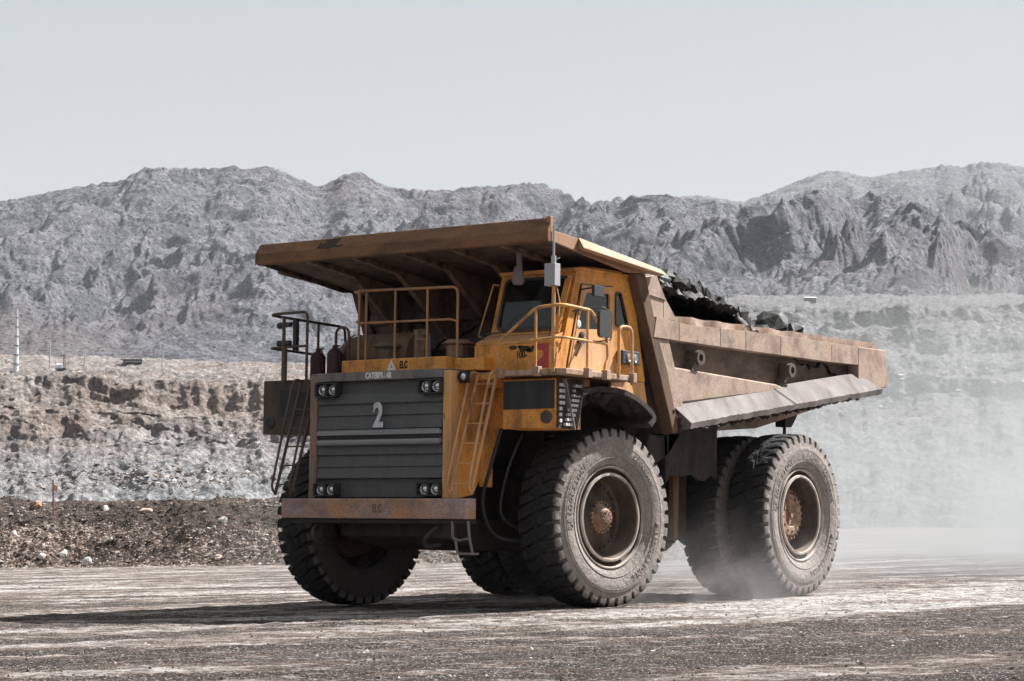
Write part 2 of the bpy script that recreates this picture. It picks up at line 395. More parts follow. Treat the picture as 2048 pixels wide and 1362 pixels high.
# ---- chassis
f = MB()
for s in (-1, 1):
    f.px([(-1.6, 1.15), (-1.6, 1.9), (1.0, 2.2), (3.2, 2.2), (6.8, 2.6), (6.8, 2.1), (3.4, 1.35), (1.0, 1.2)], s*.62-.11, s*.62+.11)
    f.cyl((s*1.05, .1, 1.2), (s*1.05, .25, 3.0), .19, 20)                 # front suspension strut
    f.cyl((s*1.05, .1, 1.9), (s*1.05, .2, 2.5), .25, 20)
    f.cyl((s*.6, 2.0, 1.2), (s*.8, 3.8, 3.0), .14, 16)                     # hoist cylinder
    f.box(s*1.45-.25, s*1.45+.25, -.35, .35, 1.0, 1.65)                    # steering knuckle
f.cyl((-2.6, 4.92, 1.42), (2.6, 4.92, 1.42), .36, 24)
f.lathe([(-.6, .4), (-.45, .62), (0, .7), (.45, .62), (.6, .4)], (0, 4.92, 1.42), n=24)
f.cyl((-2.2, 0, 1.25), (2.2, 0, 1.3), .22, 16)
f.box(-.55, .55, -1.5, 1.4, 1.25, 2.7)                                     # engine mass
f.px([(-1.95, 1.27), (-1.95, 1.02), (-.9, .82), (.6, .80), (.6, 1.3)], -.9, .95)   # sump guard
f.box(-1.3, 1.3, 1.1, 1.6, 1.6, 2.6)
f.box(-1.28, 1.28, -1.7, -1.5, 1.3, 3.3)
P_('chassis', f, FRAME, bevel=.02)
ml = MB().px([(2.70, 2.3), (2.92, 2.3), (2.88, 1.0), (2.76, 1.0)], 1.95, 2.05)
P_('rear_suspension_arm', ml, m_paint('rust_orange', (.22, .095, .035), (.12, .08, .055), (.05, .035, .025), .8, .7), bevel=.02)
fl = MB(); rn = random.Random(3)
for (x0, y0, y1, zt, zb) in ((2.45, 1.85, 3.32, 2.95, 2.0), (2.2, .95, 1.95, 2.8, 1.95), (1.8, 2.9, 3.45, 2.9, 1.0)):
    ys = [y0+(y1-y0)*k/8 for k in range(9)]
    low = [(y, zb+rn.uniform(-.05, .08)) for y in ys][::-1]
    fl.px([(y0, zt), (y1, zt)]+low, x0, x0+.05)
fl.px([(1.70, 2.9), (1.78, 2.9), (1.86, 1.95), (1.78, 1.9)], 1.2, 2.5)
P_('mud_flap', fl, MUD, bevel=0)
hs = MB()
hs.tube(seg([(1.62, -1.35, 2.6), (1.60, -1.55, 2.1), (1.4, -1.55, 1.5), (1.45, -1.3, 1.0), (1.75, -.75, .95), (2.0, -.35, 1.15)], .25), .028, 8)
hs.tube(seg([(1.75, -1.0, 2.55), (1.62, -1.2, 2.0), (1.5, -1.25, 1.3), (1.75, -.6, 1.0)], .25), .022, 8)
P_('brake_hose', hs, DKPAN, bevel=0, smooth=60)

# ---- bumper, tow hooks, hanging step
b = MB()
b.pz([(-1.74, -2.36), (1.74, -2.36), (1.81, -2.19), (1.70, -2.12), (-1.65, -2.12), (-1.82, -2.25)], 1.27, 1.565)
bo = P_('bumper', b, BUMP, bevel=.015)
b2 = MB().pz([(-1.70, -2.31), (1.70, -2.31), (1.79, -2.15), (-1.7, -2.1)], 1.20, 1.268)
b2.box(-1.3, 1.4, -2.13, -1.7, 1.3, 1.56)
P_('bumper_lower_lip', b2, FRAME, bo)
P_('painted_lettering', MB().add(*mapv(text_shape('ELC', .17, .004, .62, .004), (.12, -2.364, 1.415), (1, 0, 0), (0, 0, 1), (0, -1, 0))), m_simple('faded_stencil', (.15, .10, .085), .8), bo, 0)
for s in (-1, 1):
    hk = MB().tube(seg([(s*1.15, -2.1, 1.2), (s*1.15, -2.3, 1.12), (s*1.05, -2.42, .98), (s*.98, -2.3, .86), (s*1.1, -2.1, .9)], .08), .032, 8)
    hk.box(s*1.15-.1, s*1.15+.1, -2.2, -1.9, 1.0, 1.2); P_('tow_hook', hk, FRAME, bevel=0, smooth=60)
st = MB()
st.tube([(1.47, -2.3, 1.24), (1.48, -2.3, 1.02), (1.53, -2.3, .97), (1.57, -2.3, .78)], .022, 6); st.tube([(1.75, -2.3, 1.24), (1.78, -2.3, 1.0), (1.84, -2.3, .78)], .022, 6)
st.box(1.50, 1.88, -2.38, -2.2, .765, .795); st.tube([(1.48, -2.3, 1.0), (1.6, -2.3, .965), (1.78, -2.3, 1.0)], .018, 6)
P_('hanging_step', st, GREY, bevel=.004)

# ---- grille housing
g = MB()
P_('grille_post', MB().box(1.20, 1.34, -2.21, -2.0, 1.57, 3.42), YELD, bevel=.012)
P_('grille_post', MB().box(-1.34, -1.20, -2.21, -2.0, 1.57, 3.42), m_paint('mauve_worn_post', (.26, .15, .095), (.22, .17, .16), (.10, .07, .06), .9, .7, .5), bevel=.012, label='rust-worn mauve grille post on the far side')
for s in (-1, 1):
    g = MB(); a, bb = (1.30, 1.34) if s > 0 else (-1.34, -1.30)
    g.px([(-1.998, 3.42), (-.95, 3.42), (-.95, 2.62), (-1.17, 2.3), (-1.64, 1.63), (-1.998, 1.57)], a, bb)
    g.box(min(s*1.33, s*1.86), max(s*1.33, s*1.86), -1.22, -1.18, 2.6, 3.36)
    if s > 0: g.box(1.335, 1.80, -1.7, -1.21, 3.30, 3.37); g.box(1.335, 1.40, -1.5, -1.25, 1.75, 2.58)
    P_('engine_side_panel', g, YEL, bevel=.01)
hb = P_('header_band', MB().box(-1.2, 1.2, -2.225, -2.02, 3.315, 3.445).box(-1.34, 1.34, -2.2, -1.9, 3.425, 3.44), GREY, bevel=.008)
P_('maker_lettering', MB().add(*mapv(text_shape('CATERPILLAR', .122, .006, .66, .006), (0, -2.229, 3.378), (1, 0, 0), (0, 0, 1), (0, -1, 0))), WHITEP, hb, 0)
# grille panels: bands of perforated sheet in shallow vees
def grille(name, zs):
    q = MB(); pts = [(-2.02, zs[0][0])]
    for z, y in zs: pts.append((y, z))
    pts.append((-2.02, zs[-1][0])); q.px(pts, -1.19, 1.19); return P_(name, q, GRILLE, bevel=0)
grille('upper_grille', [(3.31, -2.10), (3.13, -2.12), (3.12, -2.16), (2.98, -2.205), (2.955, -2.165), (2.80, -2.20), (2.785, -2.175), (2.60, -2.21), (2.575, -2.15), (2.47, -2.15)])
grille('lower_grille', [(2.465, -2.15), (2.37, -2.15), (2.36, -2.17), (2.22, -2.205), (2.20, -2.165), (2.04, -2.195), (2.025, -2.175), (1.87, -2.205), (1.85, -2.12), (1.59, -2.11)])
tb = MB()
for z0, s in ((2.535, 1), (2.405, -1)):
    tb.box(-1.16, 1.17, -2.25, -2.12, z0-.028, z0+.028)
    for k in range(64): x = -1.14+k*.0360; tb.hexa([(x, -2.26, z0), (x+.022, -2.26, z0), (x+.022, -2.2, z0), (x, -2.2, z0), (x+.008, -2.25, z0+s*.05), (x+.014, -2.25, z0+s*.05), (x+.014, -2.2, z0+s*.05), (x+.008, -2.2, z0+s*.05)])
P_('grille_split_bar', tb, m_simple('bare_bar_metal', (.27, .27, .28), .6), bevel=0)
P_('fleet_number', MB().add(*mapv(text_shape('2', .49, .012, .76, .018), (.035, -2.262, 2.775), (1, 0, 0), (0, 0, 1), (0, -1, 0))), NUMP, T, 0)
for sx in (-1, 1):
    for z0, z1 in ((3.08, 3.30), (1.60, 1.80)):
        x0, x1 = (.78, 1.195) if sx > 0 else (-1.195, -.78)
        hb = MB(); hb.add(*mapv(flat_shape(rrect((x0, z0), (x1, z0), (x1, z1), (x0, z1), .03), [rrect((x0+.02, z0+.02), (x0+.02, z1-.02), (x1-.02, z1-.02), (x1-.02, z0+.02), .02)], .16), (0, -2.20, 0), (1, 0, 0), (0, 0, 1), (0, -1, 0)))
        hb.box(x0+.01, x1-.01, -2.16, -2.125, z0+.01, z1-.01); xm = (x0+x1)/2; hb.box(xm-.02, xm+.02, -2.27, -2.16, z0+.02, z1-.02)
        ho = P_('headlight_housing', hb, DKPAN, T, .004)
        for xc in (xm-.1, xm+.1):
            zc = (z0+z1)/2; l = MB().lathe([(-2.175, .085), (-2.215, .088), (-2.22, .078), (-2.205, .072), (-2.225, .045), (-2.23, .0)], (xc, 0, zc), 'y', 24)
            l.build('headlight', CHROME, ho, smooth=50)
mk = MB().lathe([(-1.995, .0), (-2.0, .07), (-2.05, .075), (-2.06, .06)], (1.42, -.02, 3.33), 'y', 20)
P_('lamp_bracket', MB().box(1.34, 1.5, -2.02, -1.97, 3.24, 3.41).lathe([(-2.02, .08), (-2.07, .085), (-2.07, .07), (-2.03, .065)], (1.43, 0, 3.33), 'y', 20), BLACK, bevel=0, smooth=40)
P_('marker_lamp', MB().lathe([(-2.04, .066), (-2.06, .055), (-2.075, .0)], (1.43, 0, 3.33), 'y', 20), CHROME, bevel=0, smooth=50)

# ---- radiator top box with triangle and letters
rb = MB().box(-1.0, 1.0, -1.9, -1.4, 3.445, 3.655).box(1.002, 1.55, -1.72, -1.3, 3.445, 3.63)
ro = P_('radiator_top', rb, YEL, bevel=.015)
tr = MB().add(*mapv(flat_shape([(-.085, -.075), (.085, -.075), (0, .085)], [[(-.02, -.045), (0, .03), (.02, -.045)], [(.032, -.05), (.05, -.05), (.036, -.02)], [(-.032, -.05), (-.036, -.02), (-.05, -.05)]], .004), (-.02, -1.904, 3.555), (1, 0, 0), (0, 0, 1), (0, -1, 0)))
P_('warning_triangle', tr, WHITEP, ro, 0)
P_('painted_lettering', MB().add(*mapv(text_shape('ELC', .145, .004, .62, .006), (.21, -1.903, 3.55), (1, 0, 0), (0, 0, 1), (0, -1, 0))), BLKP, ro, 0)

# ---- deck boxes each side
nb = MB().box(1.86, 2.79, -1.65, -1.0, 2.58, 3.29); no = P_('deck_box', nb, YEL, bevel=.012)
P_('black_panel', MB().box(1.875, 2.775, -1.662, -1.648, 2.86, 3.265), DKPAN, no, .004)
P_('port_cover', MB().lathe([(-1.655, .095), (-1.675, .095), (-1.68, .06), (-1.665, .055), (-1.665, 0)], (2.64, 0, 2.74), 'y', 24), RAILD, no, 0, 40)
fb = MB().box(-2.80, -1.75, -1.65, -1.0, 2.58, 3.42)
fo = P_('deck_box', fb, m_paint('shaded_dark_yellow', (.085, .055, .03), (.07, .058, .05), (.03, .028, .026), .9, .5, .6), bevel=.012, label='deck box on the far side, its yellow darkened to look shaded')  # shaded version of the yellow, the shade is in the paint colour
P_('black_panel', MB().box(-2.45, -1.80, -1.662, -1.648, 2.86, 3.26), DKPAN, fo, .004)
P_('port_cover', MB().lathe([(-1.655, .09), (-1.675, .09), (-1.68, .06), (-1.665, .055), (-1.665, 0)], (-2.64, 0, 2.76), 'y', 24), BLACK, fo, 0, 40)
for (a, bq) in ((1.36, 1.84), (-1.74, -1.36)):
    P_('deck_plate', MB().box(a, bq, -1.62, -1.25, 3.37, 3.415), YELD, bevel=.006)
# perforated access step bracket on the near side
sb = MB()
sb.px([(-1.64, 3.30), (-.98, 3.30), (-1.02, 3.24), (-1.26, 2.58), (-1.62, 2.57)], 2.80, 2.815)
so = P_('step_bracket', sb, FRAME, bevel=.004)
SUNSTEP = m_simple('sunlit_step_steel', (.55, .53, .52), .6)  # pale colour stands in for sun shining through the perforated steps
for k in range(9):
    z = 3.20-.07*k; y1 = -1.04-.030*k; rg = MB().box(2.812, 2.817, y1-.20, y1-.018, z-.02, z+.015)
    for c in range(3): rg.box(2.816, 2.86, y1-.20+c*.066, y1-.20+c*.066+.05, z-.022, z+.018)
    P_('sunlit_tread', rg, SUNSTEP, so, 0)
for k in range(7):
    z = 3.20-.085*k; n_ = max(1, 3-k//2); rg = MB().box(2.812, 2.817, -1.60, -1.60+(n_-1)*.07+.05, z-.02, z+.018)
    for c in range(n_): rg.box(2.816, 2.84, -1.60+c*.07, -1.60+c*.07+.05, z-.026, z+.022)
    P_('sunlit_tread', rg, SUNSTEP, so, 0)
P_('bracket_edge', MB().obox((2.84, -1.40, 2.93), (.09, 0, 0), (0, .25, -.72), (0, .02, .015)).obox((2.84, -1.13, 2.93), (.09, 0, 0), (0, -.17, -.70), (0, .02, .015)), GREY, so, .003)

# ---- ladders
def ladder(sx, zt, zb, xw):
    yt, yb = -1.78, -2.30
    q = MB()
    for x in xw: q.tube([(x[0], yt, zt), (x[1], yb, zb)], .024, 8)
    for k in range(6):
        t = (k+.45)/6; z = zt+(zb-zt)*t; y = yt+(yb-yt)*t
        xa = xw[0][0]+(xw[0][1]-xw[0][0])*t; xb = xw[1][0]+(xw[1][1]-xw[1][0])*t
        q.obox(((xa+xb)/2, y, z), (xb-xa, 0, 0), (0, .06, 0), (0, 0, .022))
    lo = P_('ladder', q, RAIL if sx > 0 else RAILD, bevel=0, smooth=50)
    h = MB()
    for i, x in enumerate(xw):
        d = -.02 if i == 0 else .0
        h.tube(seg([(x[0]+d, yt+.05, zt+.02), (x[0]+d, yt-.12, zt+.05), (x[0]+d, yt-.20, zt-.1), (x[1]+d, yb-.06, zb+.12), (x[1]+d+.03, yb-.02, zb+.02), (x[1]+d+.05, yb+.02, zb+.1)], .07), .019, 8)
    P_('ladder_handrail', h, RAIL if sx > 0 else RAILD, lo, 0, 60)
ladder(1, 3.36, 1.62, ((1.50, 1.42), (1.84, 1.79)))
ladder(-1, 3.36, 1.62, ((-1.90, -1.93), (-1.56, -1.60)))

# ---- platform and near handrail
pf = MB().pz([(1.88, -1.76), (2.95, -1.86), (3.06, -1.78), (3.06, .02), (2.66, .1), (1.88, -1.0)], 3.335, 3.415)
for x, y in ((1.9, -1.77), (2.60, -1.84), (3.07, -1.25), (3.07, -.78), (3.07, -.07)): pf.box(x-.05, x+.05, y-.05, y+.05, 3.31, 3.45)
P_('walkway_platform', pf, m_paint('worn_deck', (.40, .25, .15), (.42, .33, .28), (.14, .09, .07), .8, .5), bevel=.008)
hr = MB(); r_ = .023
hr.tube(seg([(1.90, -1.80, 3.40), (1.90, -1.80, 3.84), (2.58, -1.86, 4.29), (2.96, -1.90, 4.31), (3.06, -1.82, 4.31), (3.06, -1.17, 4.29), (3.06, -.75, 3.92), (3.06, -.72, 3.62), (3.06, -.80, 3.52), (3.06, -.80, 3.40)], .07), r_, 8)
hr.tube(seg([(1.90, -1.80, 3.79), (2.95, -1.88, 3.85), (3.06, -1.80, 3.85), (3.06, -.72, 3.83)], .05), .019, 8)
hr.tube([(2.58, -1.86, 3.38), (2.58, -1.86, 4.29)], .02, 8); hr.tube([(3.06, -1.25, 3.38), (3.06, -1.25, 4.29)], .02, 8)
P_('handrail', hr, m_paint('bright_rail_paint', (.66, .32, .06), (.45, .28, .18), (.22, .12, .07), .8, .3, .3, .55, 3), bevel=0, smooth=60)
P_('grab_loop', MB().tube(seg([(3.06, -.43, 3.38), (3.06, -.43, 4.12), (3.06, -.09, 4.13), (3.06, -.07, 3.28)], .12), .025, 8), RAIL, bevel=0, smooth=60)
# antenna mast with control box
P_('antenna_mast', MB().tube([(2.90, -1.88, 3.36), (2.90, -1.88, 4.62)], .028, 10).tube([(2.96, -1.86, 4.0), (2.98, -1.84, 4.35), (2.93, -1.86, 4.6)], .008, 6), RAIL, bevel=0, smooth=60)
cb = P_('antenna_box', MB().box(2.79, 2.97, -1.96, -1.82, 4.58, 4.90), m_simple('grey_box_paint', (.34, .33, .36), .6), bevel=.006)
P_('antenna', MB().cyl((2.90, -1.89, 4.90), (2.90, -1.89, 5.01), .036, 12).tube([(2.95, -1.89, 4.96), (2.99, -1.87, 4.98)], .012, 6).cyl((2.90, -1.89, 5.0), (2.90, -1.89, 5.44), .018, 10), ALU, cb, 0, 50)

# ---- centre and far side rails
hr = MB(); y = -1.5; r_ = .022
hr.tube(seg([(-1.18, -1.15, 4.75), (-1.08, y, 4.76), (.90, y, 4.72), (.90, y, 3.62)], .12), r_, 8)
hr.tube(seg([(-1.1, y+.08, 4.30), (-1.04, y, 4.26), (.78, y, 4.24), (.90, y, 4.2)], .05), .019, 8)
for x in (-.86, -.29, .33): hr.tube([(x, y, 3.6), (x, y, 4.75)], .02, 8)
hr.tube(seg([(-1.0, y, 3.62), (-1.0, y, 4.72), (-1.1, y, 4.75)], .05), .02, 8)
P_('handrail', hr, m_paint('faded_orange_rail', (.42, .19, .07), (.36, .25, .18), (.16, .10, .08), .8, .35, .3, .6, 3), bevel=0, smooth=60, label='faded orange handrail above the radiator')
hr = MB()
hr.tube(seg([(-2.30, -1.76, 3.38), (-2.30, -1.76, 4.40)], .05), .028, 8)
hr.tube([(-2.28, -1.76, 3.38), (-2.28, -1.76, 3.95)], .045, 8)
hr.tube(seg([(-1.82, -1.76, 3.38), (-1.82, -1.76, 4.46), (-2.52, -1.76, 4.45), (-2.60, -1.70, 4.44), (-2.60, .05, 4.40), (-2.60, .10, 3.9)], .10), .023, 8)
hr.tube(seg([(-1.82, -1.76, 3.93), (-2.54, -1.76, 3.92), (-2.60, -1.7, 3.92), (-2.60, -.55, 3.90)], .05), .02, 8)
hr.tube([(-2.60, -.60, 3.38), (-2.60, -.60, 4.43)], .021, 8)
hr.tube(seg([(-1.50, -1.45, 3.45), (-1.50, -1.45, 4.22), (-1.24, -1.45, 4.22), (-1.24, -1.45, 3.6)], .13), .021, 8)
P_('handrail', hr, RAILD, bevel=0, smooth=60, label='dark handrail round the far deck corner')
fm = MB().obox((-2.14, -1.66, 4.12), (.05, .03, 0), (-.02, .09, 0), (0, 0, .50)).tube([(-2.3, -1.72, 4.3), (-2.14, -1.66, 4.3)], .02).tube([(-2.3, -1.72, 3.95), (-2.14, -1.66, 3.95)], .02)
for z in (4.27, 3.99): fm.lathe([(-.06, .0), (-.05, .05), (.05, .05), (.06, 0)], (-2.40, -1.72, z), 'x', 12); fm.box(-2.42, -2.18, -1.78, -1.70, z-.03, z+.04)
P_('mirror', fm, BLACK, bevel=.006)
for x, zz in ((-1.86, 3.86), (-1.52, 3.90)):
    e_ = MB().lathe([(3.44, .0), (3.44, .12), (zz-.08, .12), (zz-.02, .08), (zz, .04), (zz+.05, .035), (zz+.05, 0)], (x, -1.45, 0), 'z', 20)
    e_.tube(seg([(x, -1.45, zz+.04), (x+.14, -1.5, zz), (x+.15, -1.5, 3.55)], .08), .012, 6); e_.box(x-.02, x+.09, -1.48, -1.42, zz+.03, zz+.05)
    P_('fire_extinguisher', e_, RED, bevel=0, smooth=40)
# ---- engine bay items behind the rail
tk = MB().lathe([(-1.78, .0), (-1.75, .10), (-1.66, .22), (-1.50, .30), (-1.30, .335), (-.30, .335), (-.22, .30), (-.20, 0)], (0, -1.0, 3.80), 'x', 36)
for x in (-1.42, -.95, -.5): tk.lathe([(x-.02, .335), (x-.02, .345), (x+.02, .345), (x+.02, .335)], (0, -1.0, 3.80), 'x', 36)
tk.cyl((-.35, -1.2, 3.75), (-.35, -1.2, 4.15), .01)
P_('exhaust_muffler', tk, m_paint('heat_browned_steel', (.16, .085, .05), (.16, .11, .08), (.05, .035, .03), .7, .5, .6, .6), bevel=0, smooth=40)
for x, y in ((-.53, -1.35), (.76, -1.30)):
    a = MB().lathe([(3.60, .0), (3.60, .17), (3.86, .175), (3.88, .235), (3.90, .24), (3.95, .15), (3.955, 0)], (x, y, 0), 'z', 28)
    a.lathe([(3.68, .18), (3.69, .185), (3.70, .18)], (x, y, 0), 'z', 28); P_('air_cleaner_cap', a, UNDER if x < 0 else RIB, bevel=0, smooth=35)
sk = MB().lathe([(3.5, .14), (4.0, .14), (4.03, .11), (4.12, .11), (4.16, .12), (4.18, .0)], (-.18, -1.0, 0), 'z', 24)
P_('exhaust_stack', sk, RUST, bevel=0, smooth=40); sk = MB()
sk.tube(seg([(-.12, -1.05, 4.08), (.05, -1.1, 4.1), (.07, -1.1, 3.6)], .08), .03, 8)
P_('elbow_pipe', sk, GREY, bevel=0, smooth=40)
P_('engine_cover', MB().box(-1.3, 1.25, -1.55, .3, 3.2, 3.44).box(-1.0, .9, -.6, .5, 3.45, 3.9), FRAME, bevel=.02)

# ---- cab
CX0, CX1 = 1.28, 2.62
cw = .04
def side_panel(x, th):
    outer = [(-.90, 4.93), (.45, 4.955), (.60, 4.86), (.97, 3.40), (-1.38, 3.40), (-1.40, 3.55), (-1.18, 4.0)]
    h1 = rrect((-.66, 4.62), (-.04, 4.66), (-.04, 4.12), (-.92, 4.06), .05)
    h2 = rrect((.13, 4.69), (.28, 4.70), (.50, 4.17), (.13, 4.20), .05)
    return mapv(flat_shape(outer, [h1, h2], th), (x, 0, 0), (0, 1, 0), (0, 0, 1), (1, 0, 0)), h1, h2
cabm = MB(); vf, h1, h2 = side_panel(CX1-cw/2, cw); cabm.add(*vf); vf, _, _ = side_panel(CX0+cw/2, cw); cabm.add(*vf)
# front frame, tilted plane through (y -.90,z 4.93) and (-1.18,4.0)
FO = Vector((0, -1.18, 4.0)); FV = Vector((0, .28, .93)).normalized(); FW = Vector((0, -.93, .28)).normalized(); FH = .971
ws = rrect((CX0+.10, .07), (CX1-.10, .07), (CX1-.10, FH-.10), (CX0+.10, FH-.10), .10, 6)
cabm.add(*mapv(flat_shape([(CX0+cw+.002, 0), (CX1-cw-.002, 0), (CX1-cw-.002, FH), (CX0+cw+.002, FH)], [ws], .05), FO-FW*.025, (1, 0, 0), FV, FW))
cabm.box(CX0+.042, CX1-.042, .66, .70, 3.42, 4.85)   # rear wall
CAB = P_('cab', cabm, YEL, bevel=.008)
P_('cab_roof', MB().px([(-.95, 4.90), (-.97, 4.955), (-.80, 4.985), (.50, 5.0), (.56, 4.96), (.47, 4.956), (-.9, 4.934)], CX0-.01, CX1+.02).px([(-.72, 5.002), (-.2, 5.02), (.32, 5.02), (.32, 5.0)], CX1-.3, CX1+.01), YEL, CAB, .01)
gk = MB().add(*mapv(flat_shape(rrect((CX0+.085, .055), (CX1-.085, .055), (CX1-.085, FH-.085), (CX0+.085, FH-.085), .11, 6), [rrect((CX0+.125, .095), (CX1-.125, .095), (CX1-.125, FH-.125), (CX0+.125, FH-.125), .09, 6)], .02), FO+FW*.012, (1, 0, 0), FV, FW))
for hh in (h1, h2):
    ctr = (sum(p[0] for p in hh)/len(hh), sum(p[1] for p in hh)/len(hh))
    big_ = [(ctr[0]+(p[0]-ctr[0])*1.06, ctr[1]+(p[1]-ctr[1])*1.05) for p in hh]; sm = [(ctr[0]+(p[0]-ctr[0])*.92, ctr[1]+(p[1]-ctr[1])*.93) for p in hh]
    if hh is h2:
        P_('window_gasket', gk, BLACK, CAB, 0); gk = MB(); gk.add(*mapv(flat_shape(big_, [sm], .02), (CX1+.008, 0, 0), (0, 1, 0), (0, 0, 1), (1, 0, 0)))
P_('window_gasket', gk, BLACK, CAB, 0)
P_('windshield', MB().add(*mapv(flat_shape(ws, [], .006), FO-FW*.01, (1, 0, 0), FV, FW)), GLASS, CAB, 0)
for hh in (h1, h2):
    P_('side_window', MB().add(*mapv(flat_shape(hh, [], .006), (CX1-.015, 0, 0), (0, 1, 0), (0, 0, 1), (1, 0, 0))), GLASS, CAB, 0)
    P_('side_window', MB().add(*mapv(flat_shape(hh, [], .006), (CX0+.015, 0, 0), (0, 1, 0), (0, 0, 1), (1, 0, 0))), GLASS, CAB, 0)
dr_o = [(-.78, 4.72), (.04, 4.76), (.04, 3.42), (-1.14, 3.42), (-1.10, 3.62)]
dr = MB().add(*mapv(flat_shape(dr_o, [h1], .022), (CX1+.010, 0, 0), (0, 1, 0), (0, 0, 1), (1, 0, 0)))
DR = P_('door', dr, YELD, CAB, .006)  # paler than the cab: strong sun on the door is put into its colour
ds = MB().add(*mapv(flat_shape([(-.80, 4.74), (.06, 4.78), (.06, 3.41), (-1.16, 3.41), (-1.12, 3.62)], [dr_o], .004), (CX1+.003, 0, 0), (0, 1, 0), (0, 0, 1), (1, 0, 0)))
ds.tube([(CX1+.02, -1.12, 3.42), (CX1+.02, -.93, 4.05), (CX1+.02, -.80, 4.7)], .008, 6)
P_('door_seal', ds, BLACK, CAB, 0)
P_('door_handle', MB().lathe([(CX1+.02, .05), (CX1+.05, .05), (CX1+.06, .0)], (0, -.80, 3.98), 'x', 14).tube([(CX1+.05, -.83, 3.86), (CX1+.07, -.9, 3.78), (CX1+.07, -1.0, 3.66)], .02, 6).box(CX1+.02, CX1+.06, -.9, -.74, 3.86, 3.9), BLACK, DR, 0, 50)
P_('vent_ring', MB().lathe([(CX1-.01, .06), (CX1+.02, .06), (CX1+.03, .03), (CX1+.02, 0)], (0, -.86, 4.14), 'x', 16), m_simple('white_plastic', (.6, .6, .6)), CAB, 0, 40)
# fold-out visor panels beside the front pillars
P_('pillar_guard', MB().tube(seg([(CX1-.02, -1.10, 4.80), (CX1+.02, -1.05, 4.83), (CX1-.02, -1.36, 3.98), (CX1-.06, -1.34, 4.0)], .03), .012, 6).hexa([(CX1-.13, -1.0, 4.80), (CX1-.01, -1.03, 4.81), (CX1-.005, -1.0, 4.81), (CX1-.12, -.98, 4.80), (CX1-.13, -1.32, 3.98), (CX1-.01, -1.34, 3.98), (CX1-.005, -1.31, 3.98), (CX1-.12, -1.29, 3.98)]), YEL, CAB, 0)
P_('grab_rail', MB().tube(seg([(CX0+.02, -1.0, 4.76), (CX0-.07, -1.03, 4.78), (CX0-.12, -1.33, 3.98), (CX0, -1.3, 3.93)], .03), .013, 6), RAIL, CAB, 0, 50)
# cab base box and sloping shelf
bs = MB().box(1.22, 2.67, -1.50, -1.42, 3.43, 3.82).px([(-1.50, 3.822), (-1.50, 3.86), (-1.19, 4.0), (-1.13, 4.0), (-1.13, 3.822)], 1.24, 2.60)
bs.box(1.22, 2.615, -1.42, -1.3, 3.42, 3.82).box(1.22, 2.67, -1.44, -.6, 3.2, 3.425)
for k in range(5): 
    for xx in (1.75, 2.62): bs.cyl((xx, -1.515, 3.47+.075*k), (xx, -1.49, 3.47+.075*k), .012, 6)
CB = P_('cab_base', bs, YEL, CAB, .008)
P_('painted_lettering', MB().add(*mapv(text_shape('100-', .15, .004, .72, .004), (2.08, -1.504, 3.66), (1, 0, 0), (0, 0, 1), (0, -1, 0))), BLKP, CB, 0)
rs = MB().add(*mapv(flat_shape([(-.10, .18), (.12, .18), (.12, -.17), (-.14, -.17), (-.15, -.13), (0, -.02), (.03, .03), (0, .09), (-.08, .1)], [], .004), (2.44, -1.503, 3.63), (1, 0, 0), (0, 0, 1), (0, -1, 0)))
P_('red_paint_patch', rs, m_paint('red_stencil', (.38, .03, .05), (.35, .12, .10), (.15, .04, .03), .5, .5), CB, 0)
hs = MB()
for x0, z0, s in ((1.92, 3.77, .05), (2.14, 3.75, .07), (2.22, 3.72, .05), (2.30, 3.76, .04), (2.05, 3.78, .035)):
    rr_ = random.Random(int(x0*100)); hs.add(*mapv(flat_shape([(s*(1.2+rr_.random()*.5)*math.cos(a*.7), s*(.5+rr_.random()*.4)*math.sin(a*.7)) for a in range(9)], [], .003), (x0, -1.502, z0), (1, 0, 0), (0, 0, 1), (0, -1, 0)))
P_('burnt_patch', hs, BLKP, CB, 0)
wp = MB().tube([(1.35, -1.30, 4.02), (2.45, -1.30, 4.02)], .012, 6).tube([(1.6, -1.30, 4.02), (1.75, -1.14, 4.30)], .008, 6).tube([(2.45, -1.3, 4.05), (2.5, -1.44, 3.87), (2.36, -1.48, 3.84)], .008, 6)
wp.tube(seg([(1.30, -1.38, 3.92), (1.24, -1.36, 4.0), (1.6, -1.33, 4.02)], .03), .01, 6)
P_('windshield_wiper', wp, BLACK, CAB, 0)
# interior
it = MB().box(1.34, 2.56, -1.05, .62, 3.44, 3.6).box(1.65, 2.15, -.35, .15, 3.6, 4.0).px([(.10, 4.0), (.22, 4.0), (.30, 4.62), (.20, 4.62)], 1.66, 2.14).box(1.4, 2.5, -1.08, -.85, 3.6, 4.03)
it.box(1.34, 2.56, -.75, .6, 4.84, 4.87)
P_('cab_interior', it, INTER, CAB, .02)
P_('steering_wheel', MB().tube([(1.9+.2*math.cos(a*.4), -.70+.06*math.sin(a*.4), 4.10+.19*math.sin(a*.4)) for a in range(17)], .016, 6).cyl((1.9, -.7, 4.1), (1.9, -.9, 3.9), .03), BLACK, CAB, 0, 50)
P_('window_curtain', MB().add(*mapv(flat_shape([(1.70, 4.52), (1.86, 4.72), (1.92, 4.70), (1.88, 4.40), (1.80, 4.36)], [], .02), (0, -.72, 0), (1, 0, 0), (0, 0, 1), (0, -1, 0))), CURT, CAB, 0)
P_('rear_window_bar', MB().box(1.62, 1.64, -.3, -.28, 3.9, 4.55), CURT, CAB, 0)
P_('rear_window_bar', MB().box(2.1, 2.11, -.3, -.28, 3.9, 4.6), CURT, CAB, 0)
